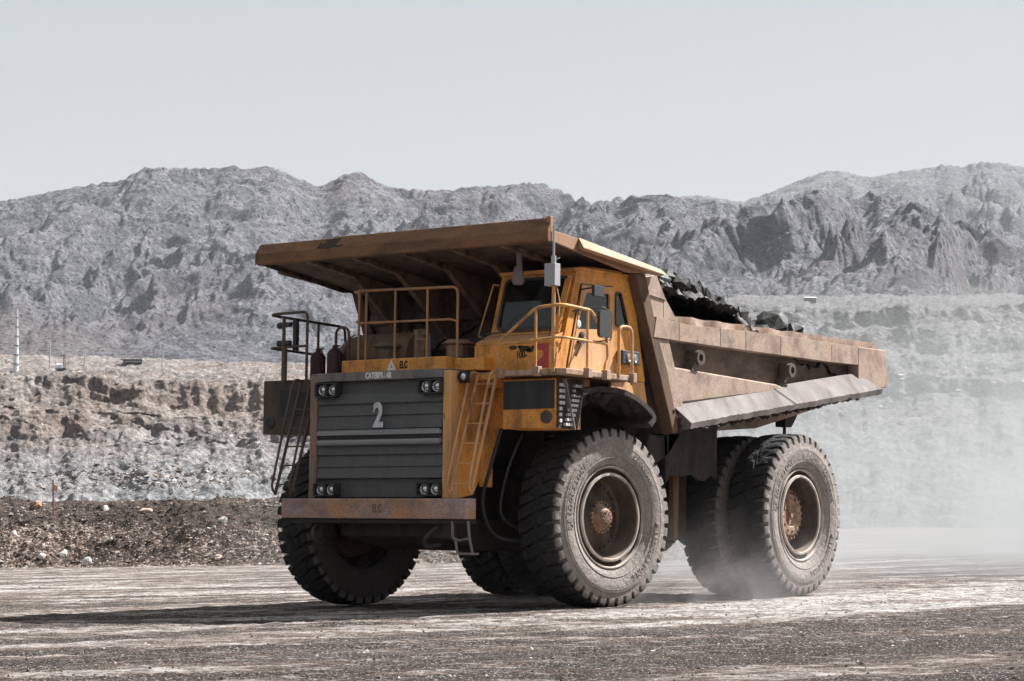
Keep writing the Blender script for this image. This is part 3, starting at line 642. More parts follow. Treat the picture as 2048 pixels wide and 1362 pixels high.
# rear lamp box on the cab side
lb = P_('side_lamp_box', MB().box(CX1+.002, CX1+.12, .17, .64, 3.63, 3.83), BLACK, CAB, .012)
for y in (.33, .50): MB().lathe([(CX1+.12, .062), (CX1+.135, .06), (CX1+.125, .05), (CX1+.15, .0)], (0, y, 3.73), 'x', 20).build('lamp', CHROME, CAB, smooth=40)
P_('lower_skirt', MB().px([(.05, 3.395), (.97, 3.395), (1.08, 3.0), (.62, 3.0), (.5, 3.2), (.05, 3.25)], CX1-.06, CX1-.01), YELD, CAB, .01)
# mirrors near side
mr = MB().add(*mapv(flat_shape(rrect((-1.03, 3.91), (-.70, 3.92), (-.70, 4.32), (-1.03, 4.31), .08), [], .05), (3.10, 0, 0), (0, 1, 0), (0, 0, 1), (1, 0, 0)))
mr.tube(seg([(2.7, -1.12, 4.3), (2.9, -1.0, 4.34), (3.08, -.87, 4.36), (3.08, -.66, 4.3), (3.08, -.66, 3.9), (3.0, -.9, 3.86), (2.75, -1.3, 3.9)], .05), .012, 6)
P_('mirror', mr, BLACK, T, .01)
P_('mirror', MB().obox((2.93, -.80, 4.61), (.05, 0, 0), (0, .25, .0), (.0, 0, .16)).tube([(2.64, -.85, 4.64), (2.93, -.88, 4.66)], .014), BLACK, T, .02)
P_('hanging_mirror', MB().tube([(1.88, -1.32, 5.20), (1.89, -1.32, 4.98)], .045, 10).lathe([(4.70, .0), (4.71, .07), (4.76, .095), (4.90, .075), (4.98, .055), (4.985, 0)], (1.87, -1.32, 0), 'z', 20), m_simple('mauve_rubber', (.20, .16, .17), .8), T, 0, 50)

# ---- near front fender
fe = MB(); top = [(-1.25, 3.14), (-.8, 3.22), (-.36, 3.23), (-.05, 3.20), (.19, 3.15), (.45, 3.05), (.62, 2.97), (.75, 2.87), (.74, 2.78), (.62, 2.68)]
bot = [(.55, 2.74), (.64, 2.82), (.62, 2.86), (.40, 2.98), (.15, 3.07), (-.1, 3.12), (-.4, 3.15), (-.8, 3.14), (-1.22, 3.06)]
fe.px(top+bot, 2.0, 2.97); fo = P_('front_fender', fe, MUD, bevel=.01)
P_('front_fender', MB().px(top+bot, -2.97, -2.0), MUD, bevel=.01)
rn = random.Random(8); cl = MB()
for k in range(26):
    y = rn.uniform(-1.1, .5); x = rn.uniform(2.3, 2.9); rr_ = rn.uniform(.05, .13); z = 3.12-.25*max(0, y)
    cl.lathe([(z-rr_*1.3, 0), (z-rr_*.8, rr_*.7), (z, rr_*1.2), (z+.03, 0)], (x, y, 0), 'z', 7)
P_('mud_clods', cl, MUD, fo, 0)

# ---- dump body
db = MB(); sheets = []
FWp = [(.20, 4.96), (.34, 4.96), (1.46, 2.62), (1.30, 2.62)]
db.px([(1.30, 2.60), (4.7, 2.86), (6.8, 3.30), (8.25, 3.66), (8.25, 3.80), (6.8, 3.5), (4.7, 3.1), (1.46, 2.75)], -2.25, 2.25)   # floor
for s in (-1, 1):
    a, b_ = sorted((s*2.25, s*2.66)); db.px([(1.30, 2.72), (8.3, 3.68), (8.3, 3.80), (1.35, 2.85)], a, b_)
    a, b_ = sorted((s*2.50, s*2.585))
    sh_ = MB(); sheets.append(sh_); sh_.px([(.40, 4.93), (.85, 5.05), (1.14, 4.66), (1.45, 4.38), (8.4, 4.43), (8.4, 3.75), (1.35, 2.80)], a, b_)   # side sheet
DB = P_('dump_body', db, BODY, bevel=.01); DB.location = (0, .31, .03)
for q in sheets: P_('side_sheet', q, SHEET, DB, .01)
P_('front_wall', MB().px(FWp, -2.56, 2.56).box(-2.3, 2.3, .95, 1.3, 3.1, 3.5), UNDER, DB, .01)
for s in (-1, 1):
    def X(a, b_): return tuple(sorted((s*(a-.2), s*(b_-.2))))
    q = MB().px([(.62, 4.05), (1.7, 4.05), (6.35, 4.07), (7.33, 4.09), (7.33, 4.41), (4.2, 4.385), (1.6, 4.32), (.70, 4.37)], *X(2.79, 3.0))
    for y in (1.35, 2.6, 3.4, 4.55, 6.35): q.px([(y, 4.06), (y+.012, 4.06), (y+.012, 4.37), (y, 4.37)], *X(3.0, 3.006))
    P_('top_side_rail', q, BODY, DB, .035)
    q = MB().px([(7.335, 3.70), (8.1, 3.72), (8.44, 3.76), (8.46, 3.95), (8.40, 4.43), (7.335, 4.41)], *X(2.79, 3.003)).px([(8.445, 3.76), (8.50, 3.80), (8.5, 4.0), (8.41, 4.35)], *X(2.6, 2.98)); P_('tail_block', q, BODY, DB, .015)
    q = MB().px([(1.20, 3.64), (4.5, 3.57), (4.85, 3.50), (1.2, 3.06)], *X(2.79, 2.965)); P_('lower_side_fairing', q, BODY, DB, .025)
    q = MB().px([(.78, 4.045), (1.10, 4.045), (1.55, 3.0), (1.42, 2.82), (1.30, 2.82)], *X(2.79, 2.975)); P_('side_gusset', q, BODY, DB, .012)
    q = MB().px([(.42, 4.94), (.80, 5.02), (1.06, 4.68), (1.13, 4.62), (1.42, 4.36), (.69, 4.38)], *X(2.79, 2.93)).px([(.51, 4.70), (1.05, 4.655), (1.05, 4.68), (.50, 4.73)], *X(2.932, 2.95)); q.px([(1.0, 4.35), (1.012, 4.35), (1.012, 4.68), (1.0, 4.68)], *X(2.93, 2.935)); P_('front_corner_plate', q, BODY, DB, .01)
    # dark leading column
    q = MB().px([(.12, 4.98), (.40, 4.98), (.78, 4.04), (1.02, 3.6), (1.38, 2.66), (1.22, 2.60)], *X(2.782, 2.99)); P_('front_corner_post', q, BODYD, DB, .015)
    # wavy sheet above the rail
    n_ = 60; rn = random.Random(4); tp = []
    for k in range(n_+1):
        y = 1.35+(8.35-1.35)*k/n_; tp.append((y, 4.46+.10*(y-1.35)/7+.008*math.sin(y*7.3)*max(0, min(1, (7-y)/2))+rn.uniform(-.006, .006)))
    v = []; f = []
    for k, (y, z) in enumerate(tp):
        dx = .028*math.sin(y*7.3+1)*max(0, min(1, (7-y)/2))
        for (xx, zz) in ((2.63+dx, z), (2.56+dx, z), (2.54, 4.2), (2.63, 4.36)): v.append((s*xx, y, zz))
    for k in range(n_):
        for i in range(4): f.append((k*4+i, k*4+(i+1) % 4, k*4+4+(i+1) % 4, k*4+4+i))
    f += [(0, 1, 2, 3), (n_*4+3, n_*4+2, n_*4+1, n_*4)]
    P_('sideboard', MB().add(v, f), BODY, DB, 0, 30)
    # sloping rock shedder with dented edge
    n_ = 90; v = []; f = []; rn = random.Random(7)
    for k in range(n_+1):
        t = k/n_; yi = 1.25+t*(7.35-1.25); zi = 3.07+t*(3.95-3.07); yo = 1.45+t*(7.95-1.45); zo = 2.78+t*(3.70-2.78)
        pan = (yo-1.45)*1.25; wv = -.02*abs(math.sin(pan*math.pi/1.0))
        if t > .985: wv = 0
        nz = rn.uniform(-.007, .007)
        v += [(s*2.675, yi, zi), (s*2.73, yi, zi), (s*(2.97+wv), yo, zo+nz), (s*(2.95+wv), yo, zo-.09+nz*2), (s*2.1, yo, zo-.13)]
    for k in range(n_):
        for i in range(5): f.append((k*5+i, k*5+(i+1) % 5, k*5+5+(i+1) % 5, k*5+5+i))
    f += [tuple(range(5)), tuple(range(n_*5, n_*5+5))[::-1]]
    RS = P_('rock_shedder', MB().add(v, f), m_paint('scoured_steel', (.145, .125, .118), (.20, .18, .17), (.09, .07, .062), .8, .6, .4, .7, streak=(.7, 2.2, .7)), DB, 0, 30)
    q = MB()
    q.hexa([(s*2.74, 4.36, 3.52), (s*2.98, 4.75, 3.245), (s*2.98, 4.77, 3.245), (s*2.74, 4.38, 3.52), (s*2.74, 4.36, 3.535), (s*2.985, 4.75, 3.26), (s*2.985, 4.77, 3.26), (s*2.74, 4.38, 3.535)])
    q = q.build('panel_seam', BLACK, RS)
    for y in (1.98, 4.93):
        q = MB().lathe([(s*2.59, .06), (s*2.59, .12), (s*2.82, .12), (s*2.82, .06), (s*2.59, .06)], (0, y, 3.83), 'x', 24).px([(y-.22, 3.62), (y-.14, 3.62), (y+.02, 3.75), (y-.08, 3.80)], *X(2.79, 2.98))
        P_('lifting_eye', q, RIM, DB, 0, 40)
# canopy: plate, lip, edge beams, ribs
cp = MB().px([(-1.80, 5.30), (-1.80, 5.34), (.62, 5.10), (.68, 5.0), (.55, 4.97), (.45, 5.03)], -2.76, 2.76)
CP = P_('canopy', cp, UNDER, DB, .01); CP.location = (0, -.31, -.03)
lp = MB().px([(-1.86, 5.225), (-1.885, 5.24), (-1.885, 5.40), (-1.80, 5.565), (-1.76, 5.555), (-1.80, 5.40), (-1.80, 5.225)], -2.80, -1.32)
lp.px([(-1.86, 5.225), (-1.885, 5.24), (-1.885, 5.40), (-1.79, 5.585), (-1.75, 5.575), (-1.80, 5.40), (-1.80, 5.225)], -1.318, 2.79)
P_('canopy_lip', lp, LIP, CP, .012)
rn = random.Random(12)
bp = MB().add(*mapv(flat_shape([(-.22, -.02), (.0, -.04), (.10, -.03), (.3, -.02), (.34, .01), (.16, .01), (.2, .09), (.25, .135), (-.08, .13), (-.03, .08), (-.1, .04), (-.16, .10), (-.16, .03)], [], .003), (-1.36, -1.874, 5.43), (1, 0, 0), (0, .458, .889), (0, -.889, .458)))
P_('burnt_paint_patch', bp, BLKP, CP, 0)
ls = MB()
ls.px([(-1.9, 5.22), (-1.75, 5.36), (-1.70, 5.55), (-1.78, 5.57), (-1.9, 5.40)], -2.815, -2.803)
P_('lip_end_plate', ls, RIB, CP, .004)
for s in (-1, 1):
    a, b_ = sorted((s*2.765, s*2.80))
    eb = MB().px([(-1.80, 5.24), (-1.80, 5.40), (-1.2, 5.36), (.95, 5.15), (1.05, 5.12), (.95, 5.06), (.2, 4.99), (.10, 5.0)], a, b_)
    # up-facing flange from -1.15 back
    v = [(s*2.80, -1.12, 5.37), (s*2.96, -1.22, 5.20), (s*2.96, 1.02, 5.03), (s*2.80, 1.10, 5.14), (s*2.80, -1.15, 5.20), (s*2.93, -1.2, 5.16), (s*2.93, .9, 5.0), (s*2.80, .95, 5.02)]
    eb.add(v, [(0, 1, 2, 3), (4, 7, 6, 5), (0, 4, 5, 1), (1, 5, 6, 2), (2, 6, 7, 3), (3, 7, 4, 0)])
    if s > 0: eb.box(2.72, 2.795, -1.83, -1.76, 5.36, 5.60)
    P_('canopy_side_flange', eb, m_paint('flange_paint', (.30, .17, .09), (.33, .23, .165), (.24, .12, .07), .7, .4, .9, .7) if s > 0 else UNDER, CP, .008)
for x in (-1.82, -.92, .06, .98, 1.90):
    P_('canopy_rib', MB().px([(-1.79, 5.235), (-1.79, 5.30), (.40, 5.10), (.53, 4.96), (.95, 4.0), (.85, 4.0), (-.70, 5.11)], x-.02, x+.02).px([(-1.79, 5.222), (-.70, 5.096), (-.68, 5.108), (-1.79, 5.237)], x-.05, x+.05).px([(-.70, 5.096), (-.69, 5.11), (.80, 4.115), (.79, 4.10)], x-.05, x+.05), RIB, CP, 0)
q = MB()
for z in (4.55, 4.1, 3.7): 
    yy = .20+(4.96-z)*.478; q.px([(yy-.08, z-.09), (yy-.08, z+.05), (yy+.0, z+.12), (yy+.05, z-.12)], -2.55, 2.55)
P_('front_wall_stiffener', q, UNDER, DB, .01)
q = MB().px([(.98, 2.62), (1.25, 2.58), (2.0, 2.72), (1.55, 2.30), (1.2, 2.15), (.9, 2.3)], 1.6, 2.5)
P_('body_guard', q, MUD, DB, .02)
q = MB().px([(5.95, 3.27), (6.50, 3.30), (6.35, 3.1), (6.2, 2.95), (5.98, 2.95)], 1.9, 2.1).cyl((2.0, 6.12, 2.7), (2.0, 6.12, 3.0), .03)
P_('rock_ejector_bracket', q, FRAME, DB, .008)
# caked mud on the front corner of the body
cl = MB(); rn = random.Random(2)
for k in range(110):
    t = .70+.32*rn.random(); y = .95+.38*t+rn.uniform(-.02, .22); z = 3.75-1.1*t; x = 2.70+rn.uniform(-.12, .09); rr_ = rn.uniform(.02, .045)
    cl.lathe([(z-rr_, 0), (z-rr_*.6, rr_*.8), (z+rr_*.3, rr_), (z+rr_, 0)], (x, y, 0), 'z', 6)
for k in range(200):
    t = rn.random(); y = 1.5+6.2*t; z = 2.66+.93*t+rn.uniform(-.03, .04); rr_ = rn.uniform(.02, .05)
    cl.lathe([(z-rr_*1.2, 0), (z, rr_*1.6), (z+rr_, 0)], (2.9-rn.random()*.25, y, 0), 'z', 6)
P_('mud_clods', cl, MUD, DB, 0)

# ------------------------------------------------------------------ noise in numpy
def pn(x, y, seed=0):
    xi = np.floor(x).astype(np.int64); yi = np.floor(y).astype(np.int64); xf = x-xi; yf = y-yi
    def g(ix, iy, dx, dy):
        h = (ix*374761393 + iy*668265263 + seed*982451653) & 0xffffffff
        h = ((h ^ (h >> 13))*1274126177) & 0xffffffff; h = h ^ (h >> 16)
        a = (h & 0xffff)*(2*np.pi/65536); return np.cos(a)*dx+np.sin(a)*dy
    u = xf*xf*xf*(xf*(xf*6-15)+10); v = yf*yf*yf*(yf*(yf*6-15)+10)
    a = g(xi, yi, xf, yf); b = g(xi+1, yi, xf-1, yf); c = g(xi, yi+1, xf, yf-1); d = g(xi+1, yi+1, xf-1, yf-1)
    return 1.5*((a+(b-a)*u)+((c+(d-c)*u)-(a+(b-a)*u))*v)
def fbm(x, y, o=5, seed=0, g=.5, l=2.03):
    s = 0; a = 1; 
    for i in range(o): s = s+a*pn(x, y, seed+i); x = x*l+17.3; y = y*l-9.1; a *= g
    return s
def ridged(x, y, o=5, seed=0, g=.5, l=2.07):
    s = 0; a = 1; w_ = 1
    for i in range(o):
        n = 1-np.abs(pn(x, y, seed+i))*1.6; n = np.clip(n, -.2, 1)**2*w_; s = s+a*n; w_ = np.clip(n*1.5, 0, 1); x = x*l+5.7; y = y*l+11.9; a *= g
    return s
def polar(az, r):
    """az in degrees right of the line of sight of the station, r in metres -> world x, y"""
    a = np.radians(az)-YAW; return STN[0]+np.sin(a)*r, STN[1]+np.cos(a)*r
def grid_mesh(name, X, Y, Z, mat, smooth=True, wrap=False):
    m_, n_ = X.shape; me = bpy.data.meshes.new(name)
    me.vertices.add(m_*n_); co = np.stack([X, Y, Z], -1).astype(np.float32).ravel(); me.vertices.foreach_set('co', co)
    i = np.arange(m_*n_).reshape(m_, n_); q = np.stack([i[:-1, :-1], i[1:, :-1], i[1:, 1:], i[:-1, 1:]], -1).reshape(-1, 4)
    if wrap: q = np.concatenate([q, np.stack([i[:-1, -1], i[1:, -1], i[1:, 0], i[:-1, 0]], -1)])
    me.loops.add(q.size); me.polygons.add(len(q)); me.loops.foreach_set('vertex_index', q.ravel().astype(np.int32))
    me.polygons.foreach_set('loop_start', np.arange(0, q.size, 4, dtype=np.int32))
    me.polygons.foreach_set('use_smooth', np.full(len(q), smooth)); me.update(); me.validate()
    me.materials.append(mat); o = bpy.data.objects.new(name, me); COL.objects.link(o); return o
sst = lambda t: np.clip(t, 0, 1)**2*(3-2*np.clip(t, 0, 1))

# ------------------------------------------------------------------ terrain materials
def m_ground():
    n = N('haul_road_dirt')
    v1 = n.vec((.8, .05, .5), (0, 0, R(6))); v2 = n.vec((.9, .10, .5), (0, 0, R(50)))
    s1 = n.noise(1.0, 5, .55, v1); s2 = n.noise(1.2, 6, .60, v2); f = n.noise(9, 8, .8); ff = n.noise(45, 5, .8)
    big = n.noise(.06, 4, .6); v3 = n.vec((2.6, .45, 1), (0, 0, R(53))); s3 = n.noise(1.5, 7, .8, v3)
    g_ = n.n('ShaderNodeNewGeometry'); q = n.n('ShaderNodeSeparateXYZ'); n.l(g_.outputs['Position'], q.inputs[0])
    p = n.math('ADD', n.math('MULTIPLY', q.outputs[0], -math.sin(YAW)), n.math('MULTIPLY', q.outputs[1], math.cos(YAW)))
    p = n.math('DIVIDE', n.math('ADD', p, math.sin(YAW)*STN[0]-math.cos(YAW)*STN[1]), 100)      # lanes: dark gravel nearest, packed pale track beyond
    lane = n.ramp(p, [(.19, .28), (.215, .04), (.25, .32), (.29, .22), (.345, .52), (.50, .62), (.76, .64), (.83, .16), (1, .5)])
    # pale wheel-packed strip beside the truck's path, dark spilled fines outside it
    xs = n.math('DIVIDE', n.math('ADD', q.outputs[0], n.math('MULTIPLY', n.math('SUBTRACT', n.noise(.25, 4, .6), .5), 3.0)), 20)
    strip = n.math('MULTIPLY', n.ramp(xs, [(.13, .5), (.19, .95), (.36, .95), (.43, .05), (.62, .10), (.72, .5)]), 1.0)
    yf = n.ramp(n.math('DIVIDE', n.math('ADD', q.outputs[1], 20), 40), [(.30, 0.0), (.52, 1.0)])
    lane = n.mix(yf, lane, strip)
    a = n.math('ADD', n.math('MULTIPLY', s1, .30), n.math('MULTIPLY', s2, .40)); a = n.math('ADD', a, n.math('MULTIPLY', f, .10)); a = n.math('ADD', a, n.math('MULTIPLY', s3, .22)); a = n.math('ADD', a, n.math('MULTIPLY', n.math('SUBTRACT', lane, .5), .17)); a = n.math('ADD', a, n.math('MULTIPLY', big, .06))
    c = n.ramp(a, [(.470, (.020, .015, .012)), (.515, (.066, .044, .032)), (.542, (.155, .108, .083)), (.566, (.34, .30, .275)), (.61, (.50, .475, .455))])
    s4 = n.noise(1.5, 6, .75, n.vec((4.5, 1.6, 3), (0, 0, R(54))))
    c = n.mix(n.ramp(s4, [(.42, .75), (.49, 0.0)]), c, (.032, .026, .023)); c = n.mix(n.math('MULTIPLY', n.ramp(s4, [(.53, 0.0), (.62, .6)]), n.ramp(a, [(.44, .15), (.50, 1.0)])), c, (.50, .47, .455))
    c = n.mix(n.ramp(f, [(.50, 0.0), (.57, .8)]), c, (.066, .043, .031))
    c = n.mix(n.ramp(ff, [(.53, 0.0), (.61, .85)]), c, (.025, .022, .022))
    c = n.mix(n.ramp(n.noise(36, 4, .75), [(.57, 0.0), (.64, .85)]), c, (.55, .53, .52))
    h = n.math('ADD', n.math('MULTIPLY', f, .7), n.math('MULTIPLY', ff, .3))
    return n.done(c, .95, n.bump(h, 1.0, .07), 0, .15)
def m_rubble(name, cols, sc, crest=None):
    n = N(name); v = n.voro(sc); f = n.noise(sc*.4, 6, .75); b = n.noise(.25, 4, .6)
    c = n.ramp(n.math('ADD', n.math('MULTIPLY', f, .7), n.math('MULTIPLY', b, .3)), [(.40, cols[0]), (.47, cols[1]), (.54, cols[2]), (.63, cols[3])])
    q = n.n('ShaderNodeSeparateColor'); n.l(v.outputs['Color'], q.inputs[0])
    c = n.mix(n.ramp(q.outputs[0], [(.78, 0.0), (.94, .7)]), c, cols[3]); c = n.mix(n.ramp(q.outputs[1], [(.6, 0.0), (.9, .8)]), c, cols[0])
    if crest:
        g_ = n.n('ShaderNodeNewGeometry'); q = n.n('ShaderNodeSeparateXYZ'); n.l(g_.outputs['Position'], q.inputs[0])
        k = n.math('ADD', n.math('DIVIDE', q.outputs[2], 3.0), n.math('MULTIPLY', n.math('SUBTRACT', n.noise(.5, 5, .65), .5), .5))
        c = n.mix(n.ramp(k, [(crest/3.0-.04, 0.0), (crest/3.0+.06, .85)]), c, n.mix(n.ramp(f, [(.45, 0.0), (.65, 1.0)]), (.022, .018, .016), (.075, .055, .045)))
    h = n.math('ADD', n.math('MULTIPLY', v.outputs['Distance'], -.8), f)
    return n.done(c, .95, n.bump(h, 1.0, .5/sc), 0, .15)
BERM = m_rubble('berm_rubble', [(.014, .011, .010), (.042, .027, .021), (.11, .075, .057), (.38, .33, .30)], 13, 1.35)
STONE = m_rubble('stone', [(.04, .028, .023), (.11, .08, .062), (.22, .17, .14), (.46, .42, .39)], 1.2)
def m_wall():
    n = N('pit_wall_rock')
    st = n.noise(.02, 8, .72, n.vec((1, 1, 5))); f = n.noise(.12, 9, .78, dist=.6); b = n.noise(.009, 5, .6)
    fine = n.noise(.55, 8, .75); fr = n.noise(1.6, 4, .7)
    c = n.ramp(n.math('ADD', n.math('MULTIPLY', f, .55), n.math('MULTIPLY', fine, .45)), [(.40, (.05, .043, .042)), (.475, (.18, .155, .145)), (.53, (.31, .28, .26)), (.60, (.48, .45, .43))])
    c = n.mix(n.ramp(b, [(.47, 0.0), (.62, .42)]), c, n.mix(n.ramp(fine, [(.4, 0.0), (.6, 1.0)]), (.17, .105, .075), (.33, .24, .185))); c = n.mix(n.ramp(st, [(.50, 0.0), (.62, .6)]), c, (.13, .13, .14))
    g_ = n.n('ShaderNodeNewGeometry'); q = n.n('ShaderNodeSeparateXYZ'); n.l(g_.outputs['Position'], q.inputs[0])
    zz = n.math('DIVIDE', q.outputs[2], 60); lo = n.ramp(n.math('ADD', zz, n.math('MULTIPLY', n.noise(.015, 4, .6), .3)), [(.46, .8), (.70, .0)])
    c = n.mix(lo, c, n.mix(n.ramp(n.math('ADD', n.math('MULTIPLY', f, .5), n.math('MULTIPLY', fine, .5)), [(.43, 0.0), (.57, 1.0)]), (.11, .11, .12), (.40, .41, .415)))
    c = n.mix(n.ramp(fr, [(.54, 0.0), (.64, .7)]), c, (.06, .055, .055))
    q2 = n.math('ADD', n.math('MULTIPLY', n.math('SUBTRACT', q.outputs[0], STN[0]), math.cos(YAW)), n.math('MULTIPLY', n.math('SUBTRACT', q.outputs[1], STN[1]), math.sin(YAW)))
    gm = n.ramp(n.math('DIVIDE', n.math('ADD', q2, 100), 200), [(.45, 0.0), (.72, .8)])      # a greyer seam of rock crosses the pit
    c = n.mix(gm, c, n.mix(n.ramp(n.math('ADD', n.math('MULTIPLY', f, .5), n.math('MULTIPLY', fine, .5)), [(.43, 0.0), (.58, 1.0)]), (.06, .063, .07), (.24, .24, .25)))
    v = n.voro(.5); h = n.math('ADD', n.math('ADD', f, n.math('MULTIPLY', fine, .45)), n.math('MULTIPLY', v.outputs['Distance'], .25))
    return n.done(c, .95, n.bump(h, 1.0, 3.0), 0, .1)
def m_mtn(name, dark, mid, light, warm, shrub=.8):
    n = N(name); f = n.noise(.02, 10, .75, dist=.5); b = n.noise(.0022, 5, .6); fn = n.noise(.13, 8, .8, dist=.4); fr = n.noise(.5, 4, .8)
    c = n.ramp(n.math('ADD', n.math('MULTIPLY', f, .5), n.math('MULTIPLY', fn, .5)), [(.42, dark), (.50, mid), (.575, light)])
    c = n.mix(n.ramp(fr, [(.50, 0.0), (.60, .75)]), c, dark)
    c = n.mix(n.ramp(b, [(.52, 0.0), (.66, .5)]), c, warm)
    v = n.voro(.13, n.vec((1, 1, .6))); q = n.n('ShaderNodeSeparateColor'); n.l(v.outputs['Color'], q.inputs[0])
    s = n.math('MULTIPLY', n.ramp(v.outputs['Distance'], [(.22, 1.0), (.36, 0.0)]), n.ramp(q.outputs[0], [(.25, 0.0), (.35, shrub)]))
    c = n.mix(s, c, (.035, .04, .035)); h = n.math('ADD', n.noise(.035, 8, .8), n.math('MULTIPLY', fn, .5))
    return n.done(c, .95, n.bump(n.math('ADD', h, n.math('MULTIPLY', s, .1)), 1.0, 22), 0, .1)

# ------------------------------------------------------------------ ground sheet
def plane_z(x, y): return .0213*(x-2.35)+.0207*y
azd = np.concatenate([np.linspace(-180, -24, 40)[:-1], np.linspace(-24, -15.5, 60)[:-1], np.linspace(-15.5, 15.5, 1250), np.linspace(15.5, 24, 60)[1:], np.linspace(24, 180, 40)[1:-1]])
rr = np.concatenate([np.geomspace(1.0, 14, 30)[:-1], np.geomspace(14, 48, 800)[:-1], np.geomspace(48, 130, 260), np.geomspace(130, 9500, 60)[1:]])
A, Q = np.meshgrid(azd, rr, indexing='ij'); X, Y = polar(A, Q)
def groundz(A, Q, X, Y, detail=True):
    z = plane_z(X, Y); right = sst((A-2)/8)*sst((60-A)/30)
    far = np.where(right > .5, 1, 1)
    lim = 95+right*380                                                # beyond this the pit drops away
    base = np.where(Q > 95, -.2+right*3.2*sst((Q-95)/300), 0)
    t = sst((Q-80)/60); z = z*(1-t)+(-.2+right*4.0*sst((Q-60)/400))*t
    z = z-38*sst((Q-lim)/(220-60*right))
    z = np.where(np.abs(A) > 40, np.minimum(z, z*.2), z)
    if detail:
        fade = np.clip(1-Q/160, 0, 1); c, s = math.cos(R(8)), math.sin(R(8)); c2, s2 = math.cos(R(50)), math.sin(R(50))
        u1 = X*c-Y*s; v1 = X*s+Y*c; u2_ = X*c2-Y*s2; v2_ = X*s2+Y*c2
        z = z+fade*(.020*fbm(u1*.9, v1*.07, 5, 3)+.022*fbm(u2_*1.1, v2_*.08, 5, 9)+.020*fbm(X*1.5, Y*1.5, 4, 21)+.013*fbm(X*5, Y*5, 4, 31, .6)*sst(.6+1.2*fbm(u2_*.5, v2_*.06, 3, 14))+.012*np.clip(pn(X*9, Y*9, 35)-.25, 0, 1))
        near = np.exp(-((X/4.0)**2+((Y-2.4)/6.0)**2)); z = z-near*.015
    return z
Z = groundz(A, Q, X, Y)
GR = grid_mesh('ground', X, Y, Z, m_ground(), True, True); GR['kind'] = 'structure'

# ------------------------------------------------------------------ rubble berm along the road edge
def berm_base(az): return np.interp(az, [-30, -13, -1.5, 6], [92, 88, 79, 74])
def berm_z(az, r):
    b = berm_base(az); x, y = polar(az, r); b = b+1.3*fbm(x*.12, y*.12, 3, 77); t = (r-b)/8.0
    end = sst((5.2-az)/1.8)
    h = 2.95*end*(sst(t/.95)**.8*.93)*(1-sst((t-1.5)/1.2)) + .0
    h = h+end*np.clip(t*3, 0, 1)*np.clip((3-t), 0, 1)*(.13*fbm(x*.35, y*.35, 4, 51)+.10*fbm(x*1.7, y*1.7, 4, 61)+.05*ridged(x*1.6, y*1.6, 3, 71))+.22*end*sst(t)*fbm(x*.2, y*.2, 4, 83)
    h = h+end*.30*np.exp(-((t-.15)/.16)**2)*np.clip(fbm(x*.25, y*.25, 3, 91), 0, 1)
    z0 = groundz(az, r, x, y, False)
    return z0-.25+h
azb = np.linspace(-26, 5.5, 1500); tb_ = np.linspace(0, 1, 150)
A = np.repeat(azb[:, None], 150, 1); Q = berm_base(A)-1.0+tb_[None, :]*22
X, Y = polar(A, Q); Z = berm_z(A, Q)
o = grid_mesh('rubble_berm', X, Y, Z, BERM); o['kind'] = 'structure'
def chunk(mb, c, s, rn, sub=1, flat=.7):
    bm = bmesh.new(); bmesh.ops.create_icosphere(bm, subdivisions=sub, radius=1)
    sx, sy, sz = rn.uniform(.7, 1.3), rn.uniform(.7, 1.3), rn.uniform(.5, 1)*flat*1.3; rot = Matrix.Rotation(rn.uniform(0, 6.3), 3, 'Z') @ Matrix.Rotation(rn.uniform(-.5, .5), 3, 'X')
    pl = [(Vector((rn.gauss(0, 1), rn.gauss(0, 1), rn.gauss(0, 1))).normalized(), rn.uniform(.45, .85)) for _ in range(7)]
    v = []
    for q in bm.verts:
        p = q.co.copy()
        for n_, d in pl:
            k = p.dot(n_)
            if k > d: p -= n_*(k-d)
        v.append(Vector(c)+rot @ Vector((p.x*sx, p.y*sy, p.z*sz))*s)
    mb.add(v, [tuple(t.index for t in q.verts) for q in bm.faces]); bm.free()
def chunk_fast(mb, c, s, rn):
    v = []
    for (x, y, z) in ((1, 0, 0), (-1, 0, 0), (0, 1, 0), (0, -1, 0), (0, 0, 1), (0, 0, -1)):
        v.append((c[0]+s*(x*rn.uniform(.6, 1.3)+rn.uniform(-.35, .35)), c[1]+s*(y*rn.uniform(.6, 1.3)+rn.uniform(-.35, .35)), c[2]+s*(z*rn.uniform(.45, .9)+rn.uniform(-.2, .2))))
    mb.add(v, [(0, 2, 4), (2, 1, 4), (1, 3, 4), (3, 0, 4), (2, 0, 5), (1, 2, 5), (3, 1, 5), (0, 3, 5)])
rn = random.Random(11); mb = MB()
NP = 14000; aa = np.array([rn.uniform(-15, 5.0) for _ in range(NP)]); tt = np.array([rn.uniform(-.8, 9) for _ in range(NP)]); rq = berm_base(aa)+tt
xs_, ys_ = polar(aa, rq); zs_ = np.maximum(berm_z(aa, rq), groundz(aa, rq, xs_, ys_, False))
for i in range(NP): chunk_fast(mb, (xs_[i], ys_[i], zs_[i]), .018+.10*rn.random()**4, rn)
o = mb.build('rubble', STONE); o['kind'] = 'stuff'
